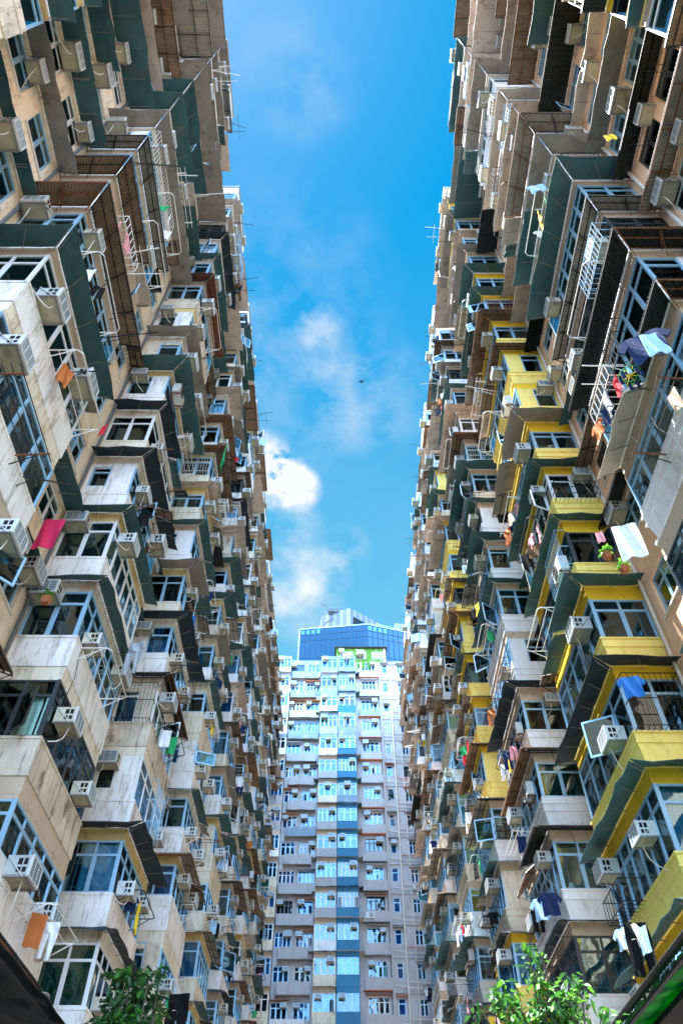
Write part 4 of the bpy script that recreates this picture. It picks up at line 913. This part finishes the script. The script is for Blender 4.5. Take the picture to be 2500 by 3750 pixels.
hang(2320, 3380, 5.6, 'trousers', 'black', 'black trousers hanging before the lowest yellow wall', .2, .95)
hang(2300, 3390, 5.5, 'shirt', 'white', 'white shirt beside black trousers before the lowest yellow wall', .9, .6)
hang(2270, 3400, 5.6, 'shirt', 'pale blue', 'pale blue shirt left of black trousers at the lowest yellow wall', .9, .55)
hang(2345, 3395, 5.5, 'towel', 'pale blue', 'pale blue towel right of the black trousers at the lowest yellow wall', 1.0, .5)
hang(2005, 3270, 6.0, 'shirt', 'navy', 'navy shirt hung in front of the white lower bay', .1, .9)
hang(1975, 3290, 6.1, 'shirt', 'pale blue', 'pale blue shirt beside the navy one at the white lower bay', .5, .9)
hang(1960, 3315, 6.2, 'trousers', 'black', 'black trousers beneath pale blue shirt at the white lower bay', .1, .8)
hang(660, 3640, -5.3, 'trousers', 'black', 'large black trousers hanging low at the left wall', .2, 1.6)
hang(2225, 495, 7.6, 'towel', 'yellow', 'bright yellow cloth on a high drying pole of the right wall', .2, .6)
hang(1960, 680, 6.2, 'shirt', 'pale blue', 'pale blue bundle of clothes high on the right wall', .2, .9)
# ------------------------------------------------------------------ plants and trees
def leaf_cluster(mb, c, n, rad, size, r, mats):
    for _ in range(n):
        d = Vector((r.gauss(0, 1), r.gauss(0, 1), r.gauss(0, 1)*.8)); d = d.normalized()*rad*r.random()**.5; p = Vector(c)+d
        ax = Vector((r.uniform(-1, 1), r.uniform(-1, 1), r.uniform(-.9, .2))).normalized(); sd_ = ax.cross(Vector((r.uniform(-.4, .4), r.uniform(-.4, .4), 1))).normalized(); up = sd_.cross(ax)
        L = size*r.uniform(.7, 1.3); W = L*.24
        mb.poly(WORLD, [p, p+ax*L*.35+sd_*W+up*.01, p+ax*L*.75+sd_*W*.7-up*.01, p+ax*L-up*L*.12, p+ax*L*.75-sd_*W*.7-up*.01, p+ax*L*.35-sd_*W+up*.01], [(0, 1, 2, 3), (0, 3, 4, 5)], r.choice(mats))
def tree(base, tips, label, mats, seed, size):
    r = random.Random(seed); e = empty('tree', base, label, 'tree'); b = Vector(base); t = MB(); cr = MB()
    zs = [Vector(tp)-b for tp in tips]; mid = sum(zs, Vector())/len(zs); fork = Vector((mid.x*.5, mid.y*.5, mid.z*.55))
    t.path(WORLD, [(0, 0, 0), tuple(fork*.5+Vector((.05, 0, 0))), tuple(fork)], .06, 'bark', 7)
    for z, (rad, n) in zip(zs, TIPR):
        m_ = fork.lerp(z, .55)+Vector((r.uniform(-.1, .1), r.uniform(-.1, .1), .1)); t.bar(WORLD, fork, m_, .022, 'bark', 5); t.bar(WORLD, m_, z, .011, 'bark', 5)
        for q in range(5):
            w_ = m_.lerp(z, r.random())+Vector((r.gauss(0, rad*.6), r.gauss(0, rad*.6), r.gauss(0, rad*.5))); t.bar(WORLD, m_.lerp(z, r.uniform(.2, .9)), w_, .005, 'bark', 3)
            leaf_cluster(cr, w_, n//4, rad*.4, size, r, mats)
        leaf_cluster(cr, z, n//2, rad, size, r, mats)
    t.obj('trunk', e); cr.obj('crown', e)
TIPR = []
def tree_from_pixels(px, D, base, label, mats, seed, size):
    global TIPR
    TIPR = [(rad, n) for (_, _, rad, n, _) in px]
    tree(base, [tuple(at_pixel(u, v, D=D+dd)) for (u, v, _, _, dd) in px], label, mats, seed, size)
tree_from_pixels([(480, 3560, .16, 60, 0), (430, 3570, .14, 40, .2), (545, 3580, .18, 60, -.2), (590, 3550, .12, 26, 0), (450, 3660, .26, 120, .1), (530, 3640, .2, 70, .3), (400, 3720, .2, 90, .4), (490, 3740, .26, 120, 0), (440, 3790, .3, 150, .2), (380, 3810, .3, 100, 0), (520, 3820, .3, 120, .1)],
                 10.0, (-2.4, 10.2, 0), 'leafy dark green tree top before the lower left bays', ['leaf', 'leaf_dark', 'leaf_dark'], 5, .13)
tree_from_pixels([(1930, 3480, .10, 26, 0), (1980, 3500, .10, 22, .2), (1950, 3560, .14, 40, 0), (1840, 3620, .16, 50, .3), (2080, 3610, .18, 56, 0), (2130, 3650, .12, 30, -.2), (2000, 3640, .24, 90, .1), (1760, 3700, .14, 36, .1), (1900, 3690, .24, 90, .2), (2050, 3700, .24, 100, -.1), (1980, 3750, .3, 140, .1), (1860, 3780, .28, 120, .0), (2120, 3760, .2, 60, .0), (2230, 3740, .16, 50, -.5)],
                 9.0, (2.5, 9.2, 0), 'bright green young tree before the yellow lower right bays', ['leaf', 'leaf_light', 'leaf_dark'], 8, .105)
def pot_plant(p, label, n=40, rad=.16, m=('leaf_light', 'leaf')):
    e = empty('potted_plant', p, label, 'plant', None); a = MB(); a.hexa(WORLD, [(-.07, -.07, 0), (.07, -.07, 0), (.07, .07, 0), (-.07, .07, 0), (-.1, -.1, .18), (.1, -.1, .18), (.1, .1, .18), (-.1, .1, .18)], 'terracotta'); a.obj('pot', e)
    c = MB(); r = random.Random(int(p[2]*9)); leaf_cluster(c, (0, 0, .28), n, rad, .14, r, list(m)); c.obj('foliage', e)
pot_plant(at_pixel(2225, 2045, X=6.75), 'potted plant on the yellow parapet beside hanging plastic sheet'); pot_plant(at_pixel(2290, 2095, X=6.9), 'small spiky potted plant at wall end of the yellow parapet', 24, .14)
pot_plant(at_pixel(165, 2210, X=-6.6), 'small bush on top of a box at a left recess window', 30, .15)
pot_plant(at_pixel(1890, 620, X=7.), 'small green potted plant high on the right wall', 20, .12, ('leaf_light',))
pot_plant(at_pixel(1745, 1240, X=6.4), 'yellow-green potted plant on a high right wall rack', 20, .14, ('leaf_light',))
# round clothes hanger with pegs (bright green) and socks
def peg_ring(p):
    e = empty('peg_hanger', p, 'bright green round peg hanger full of socks by the white right wall', 'hanger'); a = MB()
    for rr_ in (.16, .24): a.path(WORLD, [(rr_*math.cos(i*math.pi/8), rr_*math.sin(i*math.pi/8), 0) for i in range(17)], .014, 'cloth_green')
    for i in range(4): t = i*math.pi/4; a.bar(WORLD, (.24*math.cos(t), .24*math.sin(t), 0), (-.24*math.cos(t), -.24*math.sin(t), 0), .01, 'cloth_yellow')
    a.bar(WORLD, (0, 0, 0), (0, 0, .25), .008, 'cloth_green'); a.obj('hoop', e)
    for i in range(9):
        t = i*.7; s_ = MB(); x, y = .22*math.cos(t), .22*math.sin(t)
        s_.hexa(WORLD, [(x-.04, y-.01, -.24), (x+.05, y-.01, -.22), (x+.05, y+.01, -.22), (x-.04, y+.01, -.24), (x-.03, y-.01, 0), (x+.03, y-.01, 0), (x+.03, y+.01, 0), (x-.03, y+.01, 0)], 'cloth_navy' if i % 3 else 'cloth_pale blue'); s_.obj('sock', e)
peg_ring(at_pixel(2305, 1375, X=6.2))
# ------------------------------------------------------------------ market awnings at the bottom corners
def awnings():
    e = empty('tarpaulin_awning', (-5, 8, 0), 'black wrinkled tarpaulin awning in the lower left corner', 'awning'); a = MB(); r = random.Random(2)
    X0, H0 = -3.0, 2.51; nz = [[r.uniform(-.05, .05) for _ in range(40)] for _ in range(12)]
    def f(u, v):
        i, j = int(u*36), int(v*10); return (X0-3.3*v+5, -1+14*u-8, H0+EYE+1.0*v+nz[j][i]*(1 if 0 < v < 1 else .6))
    a.grid(WORLD, f, 36, 10, 'tarp_black', thick=(0, 0, .02)); a.obj('tarpaulin', e, smooth=True)
    p = MB()
    for y in (-8.5, -3, 2, 5): p.bar(WORLD, (5-3.05, y, 0), (5-3.05, y, H0+EYE-.05), .03, 'iron_black', 6)
    p.bar(WORLD, (5-3.05, -9, H0+EYE-.08), (5-3.05, 5, H0+EYE-.08), .025, 'iron_black', 6); p.obj('frame', e)
    e = empty('shop_awning', (5, 8, 0), 'green canvas shop awning under a dark sawtooth roof edge, lower right corner', 'awning'); X1, H1 = 3.2, 2.72
    a = MB(); n = 260; a.grid(WORLD, lambda u, v: (X1-5+.16*v+(.022 if round(u*n) % 2 and v < .01 else 0), -1+14*u-8, H1+EYE+.03*v+(.012 if round(u*n) % 2 else -.012)), n, 1, 'corr_dark', thick=(0, 0, .012)); a.obj('corrugated_sheet', e)
    g = MB(); nz = [[r.uniform(-.03, .03) for _ in range(60)] for _ in range(8)]
    g.grid(WORLD, lambda u, v: (X1+.12-5+3.2*v, -1+14*u-8, H1-.04+EYE+.5*v+nz[int(v*6)][int(u*50)]), 50, 6, 'tarp_green', thick=(0, 0, .012)); g.obj('canvas', e, smooth=True)
    p = MB(); p.bar(WORLD, (X1+.1-5, -9, H1+EYE-.1), (X1+.1-5, 5, H1+EYE-.1), .025, 'iron_black', 6)
    for y in (-8.5, -4, 0, 4): p.bar(WORLD, (X1+.4-5, y, 0), (X1+.4-5, y, H1+EYE-.1), .03, 'iron_black', 6)
    p.box(WORLD, X1-5+.40, X1-5+3.2, -9, 5, H1+EYE-.12, H1+EYE-.06, 'hole'); p.obj('frame', e)
awnings()
# ------------------------------------------------------------------ bird, ground
b = MB(); b.hexa(WORLD, [(-.1, -.3, 0), (.1, -.3, 0), (.1, .35, 0), (-.1, .35, 0), (-.05, -.2, .12), (.05, -.2, .12), (.03, .3, .1), (-.03, .3, .1)], 'bird_dark')
for sx in (-1, 1): b.hexa(WORLD, [(sx*.05, -.1, .05), (sx*.05, .15, .05), (sx*.7, .1, .22), (sx*.7, .02, .22), (sx*.05, -.1, .09), (sx*.05, .15, .09), (sx*.7, .1, .24), (sx*.7, .02, .24)], 'bird_dark')
o = b.obj('bird'); o.location = at_pixel(1323, 1397, D=90); o.scale = (1.3, 1.3, 1.3); tag(o, 'tiny dark bird gliding in the blue sky between the blocks', 'bird')
g = MB(); g.box(WORLD, -900, 900, -900, 900, -.5, 0, 'asphalt'); tag(g.obj('ground'), kind='structure')
g = MB(); g.box(WORLD, -6.4, 6.8, -14, 72, .0, .004, 'pave'); tag(g.obj('pavement'), kind='structure')
print('objects', len(bpy.data.objects), 'acs', len(ACS))
